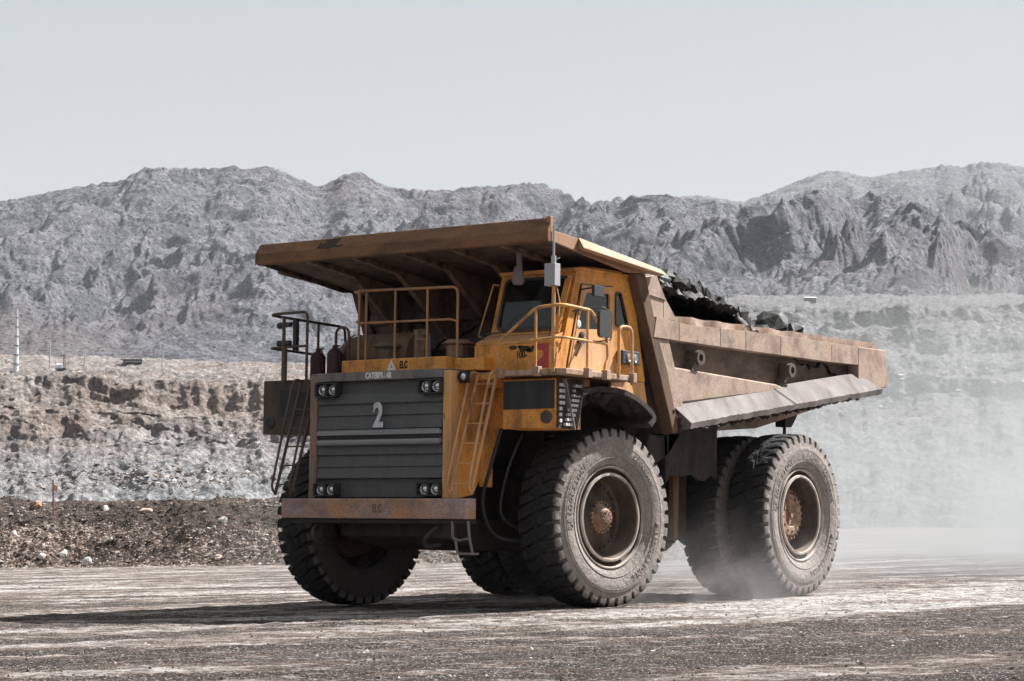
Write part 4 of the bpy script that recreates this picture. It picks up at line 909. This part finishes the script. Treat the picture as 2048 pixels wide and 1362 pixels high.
# loose gravel on the haul road
mb = MB(); rn = random.Random(19); NP = 9000
aa = np.array([rn.uniform(-14.5, 14.5) for _ in range(NP)]); rq = np.array([math.exp(rn.uniform(math.log(16), math.log(80))) for _ in range(NP)])
xs_, ys_ = polar(aa, rq); zs_ = groundz(aa, rq, xs_, ys_)
for i in range(NP):
    if abs(xs_[i]) < 3.3 and -1.5 < ys_[i] < 6.6: continue
    chunk_fast(mb, (xs_[i], ys_[i], zs_[i]), .006+.022*rn.random()**3, rn)
o = mb.build('gravel', m_rubble('gravel_stone', [(.03, .026, .024), (.10, .08, .065), (.2, .16, .13), (.55, .53, .5)], 2.0)); o['kind'] = 'stuff'

def on_berm(az, slope):
    for r in np.arange(70, 105, .05):
        a_ = np.array(az); x, y = polar(a_, r); z = max(float(berm_z(a_, r)), float(groundz(a_, r, x, y, False)))
        if (z-STN[2])/r >= slope: return float(x), float(y), z
    return float(x), float(y), z
def m_rock(name, c1, c2):
    n = N(name); f = n.noise(6, 7, .7); return n.done(n.mix(n.ramp(f, [(.4, 0.0), (.62, 1.0)]), c1, c2), .9, n.bump(f, .8, .05), 0, .2)
PALE = m_rock('pale_rock', (.62, .60, .58), (.36, .34, .32)); BRN = m_rock('brown_rock', (.20, .12, .08), (.38, .24, .17)); GRYR = m_rock('grey_rock', (.16, .15, .15), (.28, .26, .25)); PINK = m_rock('pinkish_rock', (.50, .38, .33), (.35, .25, .21))
for az, sl, s, fl_, mt, lb in (
    (-12.42, -.0003, .30, .6, PALE, 'flat pale boulder low on the berm at the far left'),
    (-10.20, .0112, .24, .9, PALE, 'white angular rock on the upper berm beneath its dark crest'),
    (-7.27, .0067, .24, 1.1, PALE, 'small upright white rock on the berm close to the truck'),
    (-11.23, -.0090, .34, .9, PALE, 'big white rock at the berm foot with a dark shadow on its left'),
    (-10.62, -.0125, .34, 1.1, PALE, 'white boulder lying furthest forward on the road edge'),
    (-7.35, -.0093, .40, .5, PINK, 'long flat tan slab at the berm foot near the truck'),
    (-11.50, .0015, .26, 1.0, GRYR, 'rounded grey rock halfway up the berm below the signpost'),
    (-11.90, .0122, .42, .6, BRN, 'reddish brown rock near the berm crest left of the signpost'),
    (-9.20, .0108, .40, .7, PINK, 'pinkish lump of rock at the berm crest right of centre'),
    (-11.72, -.0100, .28, .6, PALE, 'low whitish rock at the berm foot beside the dark gravel'),
    (-10.04, -.0020, .16, .8, PALE, 'small white stone in the middle of the berm slope'),
    (-12.75, -.0122, .26, .6, GRYR, 'grey rock at the road edge in the left corner')):
    x, y, z = on_berm(az, sl-.0012); mb = MB(); s *= .66; chunk(mb, (0, 0, 0), s, random.Random(int(az*100)), 2, fl_); chunk(mb, (s*.2, -s*.1, -s*.25), s*.8, random.Random(int(az*77)), 2, fl_)
    o = mb.build('boulder', mt, smooth=12); o.location = (x, y, z+s*.05); tag(o, lb, 'boulder', 'boulders on the roadside berm')

# signpost on the berm
x, y, z = on_berm(-11.47, .0062)
t = empty('signpost', (x, y, z-.1)); tag(t, 'rusty thin post with a bent orange plate standing on the rubble berm', 'signpost')
MB().tube([(0, 0, 0), (-.03, 0, .8), (-.08, 0, 1.60)], .035, 8).build('post', m_simple('rusty_post', (.20, .07, .04), .8), t)
MB().hexa([(.0, -.03, 1.22), (.18, -.05, 1.10), (.19, -.03, 1.10), (0, 0, 1.22), (-.0, -.03, 1.42), (.30, -.10, 1.36), (.30, -.08, 1.36), (0, 0, 1.42)]).box(-.2, .02, -.03, -.005, 1.44, 1.47).build('sign_plate', m_paint('orange_sign_plate', (.60, .27, .13), (.62, .50, .42), (.25, .08, .04), .9, .3), t)

# ------------------------------------------------------------------ benched pit wall
Lk = [(540, -.067), (600, .0135), (640, .0267), (678, .038), (690, .0455), (699, .0530), (720, .0552), (734, .0672), (800, .0700), (1000, .0735), (1300, .0757), (1800, .0745)]
Rk = [(440, .000), (480, .0187), (540, .041), (600, .0633), (606, .0711), (634, .0727), (642, .0807), (682, .0825), (692, .0919), (730, .0945), (740, .103), (1300, .1085)]
azp = np.linspace(-24, 24, 1500); KN = len(Lk); per = [10, 40, 36, 30, 26, 26, 24, 34, 24, 20, 16]
u = np.concatenate([np.linspace(i, i+1, p, endpoint=False) for i, p in enumerate(per)]+[[KN-1]])
A = np.repeat(azp[:, None], len(u), 1); Uu = np.repeat(u[None, :], len(azp), 0)
tR = sst((A+1)/7); idx = np.arange(KN)
lr = np.interp(Uu, idx, [k[0] for k in Lk]); ls_ = np.interp(Uu, idx, [k[1] for k in Lk]); r_r = np.interp(Uu, idx, [k[0] for k in Rk]); rs_ = np.interp(Uu, idx, [k[1] for k in Rk])
Rr = lr*(1-tR)+r_r*tR; Zz = (ls_*lr*(1-tR)+rs_*r_r*tR)+STN[2]
X, Y = polar(A, Rr)
slopeup = np.gradient(Zz, axis=1)/np.maximum(np.gradient(Rr, axis=1), .1); face = sst((slopeup-.25)/.6)
TM = np.radians(A)*700
wob = 6*fbm(A*.9, Uu*.35, 4, 5)+face*(1-.55*tR)*(1.9*(ridged(TM/24, Zz/11, 6, 15, .6)-.8)+1.3*fbm(TM/7, Zz/5, 5, 18, .6))*sst(Uu-.2)
Rr2 = Rr+wob; Zz = Zz+.9*fbm(X*.03, Y*.03, 4, 41)+1.3*(1-face*.5)*fbm(X*.09, Y*.09, 6, 47, .6)+1.6*fbm(TM/60, Uu*.45, 4, 27)*sst(Uu-1)*sst((11-Uu)/2)+.45*(ridged(X*.22, Y*.22, 5, 49, .6)-.8)
Zz = Zz+2.5*sst((Uu-7.2)/1.0)*(fbm(X*.012, Y*.012, 4, 55))*sst((11.5-Uu)/3)
X2, Y2 = polar(A, Rr2)
o = grid_mesh('pit_wall', X2, Y2, Zz, m_wall()); o['kind'] = 'structure'
mb = MB(); rn = random.Random(31)
for k in range(1500):
    i = int((rn.uniform(-13.5, 13.5)+24)/48*1499); j = rn.randrange(15, 215) if rn.random() < .75 else rn.randrange(90, 128)
    if rn.random() < .5: i = int((-9.0+rn.gauss(0, 2.0)+24)/48*1499); j = int(np.clip(rn.gauss(42, 7), 10, 80))
    chunk_fast(mb, (float(X2[i, j]), float(Y2[i, j]), float(Zz[i, j])), .25+1.1*rn.random()**3, rn)
o = mb.build('rockfall', m_rubble('rockfall_stone', [(.06, .045, .04), (.15, .12, .105), (.26, .23, .21), (.42, .40, .38)], .3)); o['kind'] = 'stuff'

def on_wall(az, lo_r, hi_r=1400, slope=None):
    i = int(np.argmin(np.abs(azp-az))); r = Rr2[i]; z = Zz[i]
    if slope is not None:
        s = (z-STN[2])/r; ok = np.where((r > lo_r) & (s >= slope))[0]
        k = ok[0] if len(ok) else int(np.argmin(np.abs(r-lo_r)))
    else: k = int(np.argmin(np.abs(r-lo_r)))
    x, y = polar(az, r[k]); return float(x), float(y), float(z[k]), float(r[k])

# ------------------------------------------------------------------ mountains
crest = [(-24, .12), (-13.01, 0.144), (-12.28, 0.147), (-11.42, 0.1508), (-10.43, 0.1544), (-10.0, 0.1554), (-9.69, 0.1594), (-9.44, 0.1618), (-8.94, 0.1619), (-8.05, 0.1623), (-7.55, 0.1626), (-7.23, 0.1643), (-6.91, 0.1622), (-6.53, 0.164), (-6.21, 0.1642), (-5.76, 0.1606), (-5.31, 0.1574), (-4.95, 0.1553), (-4.61, 0.1593), (-4.23, 0.1624), (-3.9, 0.1626), (-3.45, 0.1575), (-2.93, 0.1554), (-2.29, 0.1552), (-1.65, 0.1552), (-1.13, 0.1571), (-0.36, 0.1575), (0.29, 0.159), (0.67, 0.1591), (1.19, 0.156), (1.58, 0.1522), (2.1, 0.1505), (2.48, 0.1519), (3.12, 0.1535), (3.9, 0.1544), (4.41, 0.1522), (5.43, 0.151), (6.07, 0.149), (6.84, 0.1512), (7.34, 0.1534), (7.79, 0.1565), (8.1, 0.1555), (8.48, 0.1521), (8.73, 0.1518), (9.11, 0.1542), (9.74, 0.1543), (10.12, 0.1521), (10.49, 0.1476), (11.11, 0.1425), (11.73, 0.1394), (12.34, 0.137), (12.93, 0.1346), (24, .11)]
farc = [(-24, .12), (3.51, 0.1426), (4.28, 0.1535), (4.79, 0.1538), (5.18, 0.1529), (5.82, 0.1506), (6.58, 0.155), (7.34, 0.1606), (7.98, 0.1645), (8.36, 0.1647), (8.86, 0.1621), (9.18, 0.1614), (9.87, 0.1639), (10.62, 0.1654), (11.05, 0.1666), (11.43, 0.1651), (11.74, 0.1673), (12.36, 0.167), (12.94, 0.1645), (24, .14)]
def mountain(name, table, r0, r1f, nr, foot, mat, seed, wl, amp, steep=1.0, az0=-24, az1=24, na=1500):
    az = np.linspace(az0, az1, na); A = np.repeat(az[:, None], nr, 1)
    tgt = np.interp(az, [t[0] for t in table], [t[1] for t in table]); tgt = np.convolve(np.pad(tgt, 7, mode='edge'), np.hanning(17)[1:-1]/np.hanning(17)[1:-1].sum(), 'valid')
    rc = r1f(az); kn = .30                                     # gentle piedmont up to the knee, then the steep flank
    tv = np.concatenate([np.linspace(0, kn, 60, endpoint=False), np.linspace(kn, 1.10, nr-60)])
    t = tv[None, :]*np.ones_like(A); rk = rc-1050*steep; Rr = np.where(t < kn, r0+(rk[:, None]-r0)*t/kn, rk[:, None]+(rc-rk)[:, None]*(t-kn)/(1-kn))
    X, Y = polar(A, Rr); fo_ = foot(az)[:, None]; zk = fo_*rk[:, None]*1.0; zc = (tgt*rc)[:, None]; tt = np.clip((t-kn)/(1-kn), 0, 1)
    base = np.where(t < kn, fo_*Rr*(.96+.04*t/kn), zk+(zc-zk)*tt**.92)
    base = base-np.clip(t-1, 0, 1)*1500
    U = np.radians(A)*3300; V = Rr
    U2 = U-.75*V+wl*.45*fbm(U/wl, V/wl, 4, seed+30); V2 = V+wl*.45*fbm(U/wl+9, V/wl, 4, seed+40)
    big = ridged(U2/wl, V2/(wl*1.5), 7, seed, .44)-.85
    small = ridged(U2/(wl*.22), V2/(wl*.26), 5, seed+60, .5)-.8
    mid = ridged((U2+60*fbm(U/140, V/140, 3, seed+91))/(wl*.36), V2/(wl*.62), 5, seed+50, .5)-.85
    env = np.clip(tt*(1.12-tt)*2.3, 0, 1)
    Zm = base+amp*big*env+amp*.36*mid*np.clip(tt*2.5, 0, 1)*(1-.75*tt**2)+amp*.11*small*np.clip(tt*3+.05, 0, 1)*(1-.9*tt**1.5)+amp*.045*(1-.5*tt)*(ridged(U/(wl*.07)+fbm(U/90, V/90, 2, 3), V/(wl*.08), 5, seed+80, .6)-.8)*np.clip(tt*3+.1, 0, 1)
    gw = 50*fbm(U/130, V/130, 3, seed+95); gl = np.abs(pn((U2*.6+U*.4+gw)/62, V2/210, seed+96))+.5*np.abs(pn((U+gw)/27, V/95, seed+97))+.28*np.abs(pn((U+gw*.5)/12, V/40, seed+98))
    Zm = Zm+amp*.34*(gl-.45)*np.clip(tt*3+.05, 0, 1)*(1-.45*tt)
    kk = np.hanning(27)[1:-1]; kk = kk/kk.sum()
    for _ in range(4):
        s = (Zm-STN[2])/Rr; mxs = s.max(1); dd = tgt-mxs; dd = np.convolve(np.pad(dd, 12, mode='edge'), kk, 'valid')
        Zm = Zm+dd[:, None]*Rr*tt
    o = grid_mesh(name, X, Y, Zm, mat); o['kind'] = 'structure'; return o
M1 = m_mtn('mountain_rock', (.070, .072, .086), (.195, .196, .222), (.37, .368, .392), (.21, .165, .15))
M2 = m_mtn('far_mountain_rock', (.11, .12, .125), (.20, .215, .22), (.30, .315, .315), (.21, .20, .19), .5)
mountain('mountain_ridge', crest, 1350, lambda az: np.interp(az, [-24, -8, 1, 3, 6, 9.5, 13, 24], [3700, 3500, 3500, 3100, 2900, 2600, 2500, 2600]), 460, lambda az: np.interp(az, [-24, -2, 5, 24], [.070, .074, .098, .104]), M1, 7, 520, 57)
mountain('far_mountain_range', farc, 4000, lambda az: 6200+0*az, 160, lambda az: .09+0*az, M2, 33, 900, 120, 1.9, az0=0, na=900)

# ------------------------------------------------------------------ small things far off on the pit edge
def pole_thing(name, az, s0, s1, rb, rt_, label, cat, mat, group=None, arm=True, rings=0, lo=735):
    x, y, z, r = on_wall(az, lo, slope=s0); h = (s1-s0)*r; t = empty(name, (x, y, z-.3)); tag(t, label, cat, group)
    MB().tube([(0, 0, 0), (0, 0, h*.5), (0, 0, h)], [rb, (rb+rt_)/2, rt_], 12).build('pole', mat, t)
    if rings:
        for k in range(rings):
            q = (k+1)/(rings+1.); rr_ = rb+(rt_-rb)*q; MB().lathe([(h*q-.12, rr_), (h*q-.12, rr_+.24), (h*q+.12, rr_+.24), (h*q+.12, rr_)], (0, 0, 0), 'z', 14).build('flange', m_dk, t)
        MB().cyl((0, 0, h), (0, 0, h+1.6), .06, 6).build('lightning_rod', m_dk, t)
    if arm: MB().box(-1.1, 1.1, -.06, .06, h-.7, h-.55).box(-.05, .05, -.05, .05, h-.1, h+.3).build('cross_arm', m_dk, t)
    return x, y, z, r
m_dk = m_simple('dark_galvanised', (.10, .10, .11), .6); m_wh = m_simple('galvanised_white', (.70, .72, .74), .5); m_cc = m_simple('pole_concrete', (.42, .42, .43), .8)
pole_thing('monopole_tower', -12.5, .0690, .0975, 1.10, .13, 'tall tapering white steel monopole with dark ring flanges at the far left', 'tower', m_wh, None, False, 6)
for az, s0, s1, lb in ((-11.67, .0712, .0855, 'tallest thin utility pole, right of the white tower'), (-10.8, .0728, .0809, 'thin utility pole between the tallest pole and the low shed'),
                       (-8.88, .0738, .0829, 'thin utility pole standing alone right of the low shed'), (-6.97, .0752, .0825, 'short utility pole closest to the truck')):
    pole_thing('utility_pole', az, s0, s1, .28, .16, lb, 'utility pole', m_cc, 'utility poles along the pit edge')
x, y, z, r = on_wall(-11.40, 760, slope=.0700)
t = empty('drill_rig', (x, y, z-.2)); t.rotation_euler = (0, 0, YAW); tag(t, 'small dark lattice drill mast with a white body on the pit edge', 'drill rig')
q = MB()
for a, b_ in ((-.45, -.45), (.45, -.45), (.45, .45), (-.45, .45)): q.tube([(a+1.2, b_, 0), (a*.4+1.2, b_*.4, 5.6)], .09, 5)
for k in range(6): q.obox((1.2, 0, .6+.85*k), (.9-.1*k, 0, .5), (0, .9-.1*k, 0), (0, 0, .12))
q.build('mast', m_simple('rig_dark_red', (.10, .06, .06), .8), t)
MB().px([(-.9, .4), (.9, .4), (.9, 1.7), (.2, 2.2), (-.9, 1.6)], -1.4, .5).build('body', m_wh, t); MB().box(-1.7, 2.1, -.9, .9, 0, .45).build('track', m_dk, t)
x, y, z, r = on_wall(-9.6, 800, slope=.0740)
t = empty('low_shed', (x, y, z-.4)); t.rotation_euler = (0, 0, YAW); tag(t, 'long low grey shed with a pale flat roof on the pit edge', 'shed')
MB().box(-4.2, 4.0, -2, 2, 0, 1.5).build('wall', m_dk, t); MB().hexa([(-5.6, -2.6, 1.5), (4.2, -2.4, 1.6), (4.2, 2.4, 1.6), (-5.6, 2.6, 1.5), (-5.0, -2.6, 1.75), (4.2, -2.4, 1.95), (4.2, 2.4, 1.95), (-5.0, 2.6, 1.75)]).build('roof', m_cc, t)
MB().box(-3.8, 3.6, -2.08, -2.01, .55, .8).build('window', m_cc, t)
x, y, z, r = on_wall(7.6, 760, slope=.1040)
t = empty('site_cabin', (x, y, z-.3)); t.rotation_euler = (0, 0, YAW); tag(t, 'tiny site cabin with a pale roof below the mountain behind the truck bed', 'cabin')
MB().box(-2.2, 2.2, -1.2, 1.2, 0, 1.8).build('wall', m_dk, t); MB().px([(-1.5, 1.8), (1.5, 1.8), (0, 2.3)], -2.4, 2.4).build('roof', m_cc, t)

# ------------------------------------------------------------------ coal load
def m_coal():
    n = N('coal'); f = n.noise(5, 6, .7); c = n.mix(n.ramp(f, [(.42, 0.0), (.72, 1.0)]), (.007, .007, .008), (.045, .042, .040))
    n.b.inputs['Coat Weight'].default_value = .0
    return n.done(c, n.ramp(n.noise(3, 4, .6), [(.35, .40), (.6, .8)]), n.bump(f, .8, .05), 0, .3)
COAL = m_coal()
gx = np.linspace(-2.65, 2.65, 90); gy = np.linspace(.75, 7.9, 120); GX, GY = np.meshgrid(gx, gy, indexing='ij')
def heap(x, y):
    ridge = np.interp(y, [.7, 1.6, 2.7, 3.6, 4.6, 5.4, 6.4, 8.0], [4.6, 5.02, 5.0, 4.82, 4.58, 4.36, 4.15, 3.9])
    side = np.clip((np.abs(x-1.2)-.9)/2.4, 0, 1); return ridge-side**1.2*.9
Z = heap(GX, GY)+.10*fbm(GX*1.3, GY*1.3, 4, 4)+.09*fbm(GX*4.5, GY*4.5, 4, 8, .6)
o = grid_mesh('coal_load', GX, GY, Z, COAL); rn = random.Random(21); mb = MB()
for k in range(5200):
    x = rn.uniform(-2.0, 2.4) if k % 2 else rn.uniform(1.0, 2.42); y = rn.uniform(1.2, 6.3); s = .03+.17*rn.random()**3.4; chunk(mb, (x, y, float(heap(x, y))+s*.45), s, rn, 1, 1.1)
n0 = len(o.data.vertices); c2 = mb.build('t', COAL)
bm = bmesh.new(); bm.from_mesh(o.data); bm.from_mesh(c2.data); bm.to_mesh(o.data); bm.free(); bpy.data.objects.remove(c2)
o.data.polygons.foreach_set('use_smooth', [False]*len(o.data.polygons)); o['kind'] = 'stuff'
mb = MB(); chunk(mb, (0, 0, 0), .55, random.Random(44), 2, .8)
for k in range(14): chunk(mb, (rn.uniform(-.4, .4), rn.uniform(-.4, .4), rn.uniform(-.15, .18)), rn.uniform(.16, .3), rn, 1, 1)
o = mb.build('coal_boulder', COAL, smooth=12); o.location = (2.1, 5.85, 4.45); tag(o, 'large rounded black coal lump standing apart on the middle of the load', 'coal lump')
mb = MB(); chunk(mb, (0, 0, 0), .26, random.Random(9), 1, 1.5)
o = mb.build('coal_boulder', COAL, smooth=12); o.location = (2.0, 3.0, 5.0); tag(o, 'angular coal block sticking up from the heap behind the cab', 'coal lump')

# ------------------------------------------------------------------ air: even haze box and the dust thrown up behind the wheels
def vol_mat(name, build):
    m_ = bpy.data.materials.new(name); m_.use_nodes = True; t = m_.node_tree; t.nodes.clear()
    o_ = t.nodes.new('ShaderNodeOutputMaterial'); v_ = t.nodes.new('ShaderNodeVolumePrincipled'); t.links.new(v_.outputs[0], o_.inputs['Volume']); build(t, v_); return m_
def hz(t, v_):
    v_.inputs['Density'].default_value = HAZE; v_.inputs['Color'].default_value = (.62, .66, .72, 1); v_.inputs['Anisotropy'].default_value = .1
HAZE = 3.6e-5
x0, y0 = polar(0, 3400); hb_ = MB().obox((x0, y0, 455), (Vector((math.cos(YAW), math.sin(YAW), 0))*7600), (Vector((-math.sin(YAW), math.cos(YAW), 0))*8200), (0, 0, 1420))
o = hb_.build('haze', vol_mat('haze_air', hz)); o['kind'] = 'stuff'
def du(t, v_):
    tc_ = t.nodes.new('ShaderNodeTexCoord'); n1 = t.nodes.new('ShaderNodeTexNoise'); n1.inputs['Scale'].default_value = .16; n1.inputs['Detail'].default_value = 5; n1.inputs['Roughness'].default_value = .62; n1.inputs['Distortion'].default_value = .6
    t.links.new(tc_.outputs['Object'], n1.inputs['Vector'])
    def M(op, a, b=0.0, clamp=False):
        q = t.nodes.new('ShaderNodeMath'); q.operation = op; q.use_clamp = clamp
        for i, x in enumerate((a, b)):
            if isinstance(x, (int, float)): q.inputs[i].default_value = x
            else: t.links.new(x, q.inputs[i])
        return q.outputs[0]
    sx = t.nodes.new('ShaderNodeSeparateXYZ'); t.links.new(tc_.outputs['Object'], sx.inputs[0])
    # fade to nothing at the sides, the top and the ends of the cloud (object space is metres round its centre on the ground)
    ex = M('SUBTRACT', 1.0, M('POWER', M('ABSOLUTE', M('DIVIDE', sx.outputs[0], 17.0)), 2.0), True)
    ey = M('MULTIPLY', M('DIVIDE', M('ADD', sx.outputs[1], 31.0), 18.0, True), M('DIVIDE', M('SUBTRACT', 31.0, sx.outputs[1]), 14.0, True))
    ez = M('POWER', M('SUBTRACT', 1.0, M('DIVIDE', sx.outputs[2], M('ADD', 4.2, M('MULTIPLY', M('ADD', sx.outputs[1], 31.0), .20))), True), 1.3)
    nn = M('MULTIPLY', M('SUBTRACT', n1.outputs[0], .42, True), 5.0)
    d = M('MULTIPLY', M('MULTIPLY', ex, ey), M('MULTIPLY', ez, nn)); t.links.new(M('MULTIPLY', d, .19), v_.inputs['Density'])
    v_.inputs['Color'].default_value = (.51, .53, .54, 1); v_.inputs['Anisotropy'].default_value = .1
o = MB().box(-17, 17, -31, 31, -1.2, 17).build('dust_cloud', vol_mat('dust', du)); o['kind'] = 'stuff'; o.location = (-1, 38, .6); o.rotation_euler = (0, 0, R(4))
def du2(t, v_):
    tc_ = t.nodes.new('ShaderNodeTexCoord'); n1 = t.nodes.new('ShaderNodeTexNoise'); n1.inputs['Scale'].default_value = 1.1; n1.inputs['Detail'].default_value = 5; n1.inputs['Roughness'].default_value = .65; n1.inputs['Distortion'].default_value = .8
    t.links.new(tc_.outputs['Object'], n1.inputs['Vector'])
    def M(op, a, b=0.0, clamp=False):
        q = t.nodes.new('ShaderNodeMath'); q.operation = op; q.use_clamp = clamp
        for i, x in enumerate((a, b)):
            if isinstance(x, (int, float)): q.inputs[i].default_value = x
            else: t.links.new(x, q.inputs[i])
        return q.outputs[0]
    sx = t.nodes.new('ShaderNodeSeparateXYZ'); t.links.new(tc_.outputs['Object'], sx.inputs[0])
    ex = M('SUBTRACT', 1.0, M('POWER', M('ABSOLUTE', M('DIVIDE', sx.outputs[0], 2.6)), 2.0), True); ey = M('SUBTRACT', 1.0, M('POWER', M('ABSOLUTE', M('DIVIDE', sx.outputs[1], 3.6)), 2.0), True)
    ez = M('POWER', M('SUBTRACT', 1.0, M('DIVIDE', sx.outputs[2], 1.9), True), 2.2); nn = M('MULTIPLY', M('SUBTRACT', n1.outputs[0], .46, True), 7.0)
    t.links.new(M('MULTIPLY', M('MULTIPLY', M('MULTIPLY', ex, ey), M('MULTIPLY', ez, nn)), .45), v_.inputs['Density'])
    v_.inputs['Color'].default_value = (.62, .60, .59, 1); v_.inputs['Anisotropy'].default_value = .3
o = MB().box(-2.6, 2.6, -3.6, 3.6, -.4, 1.9).build('dust_puff', vol_mat('wheel_dust', du2)); o['kind'] = 'stuff'; o.location = (2.0, 3.5, .05)
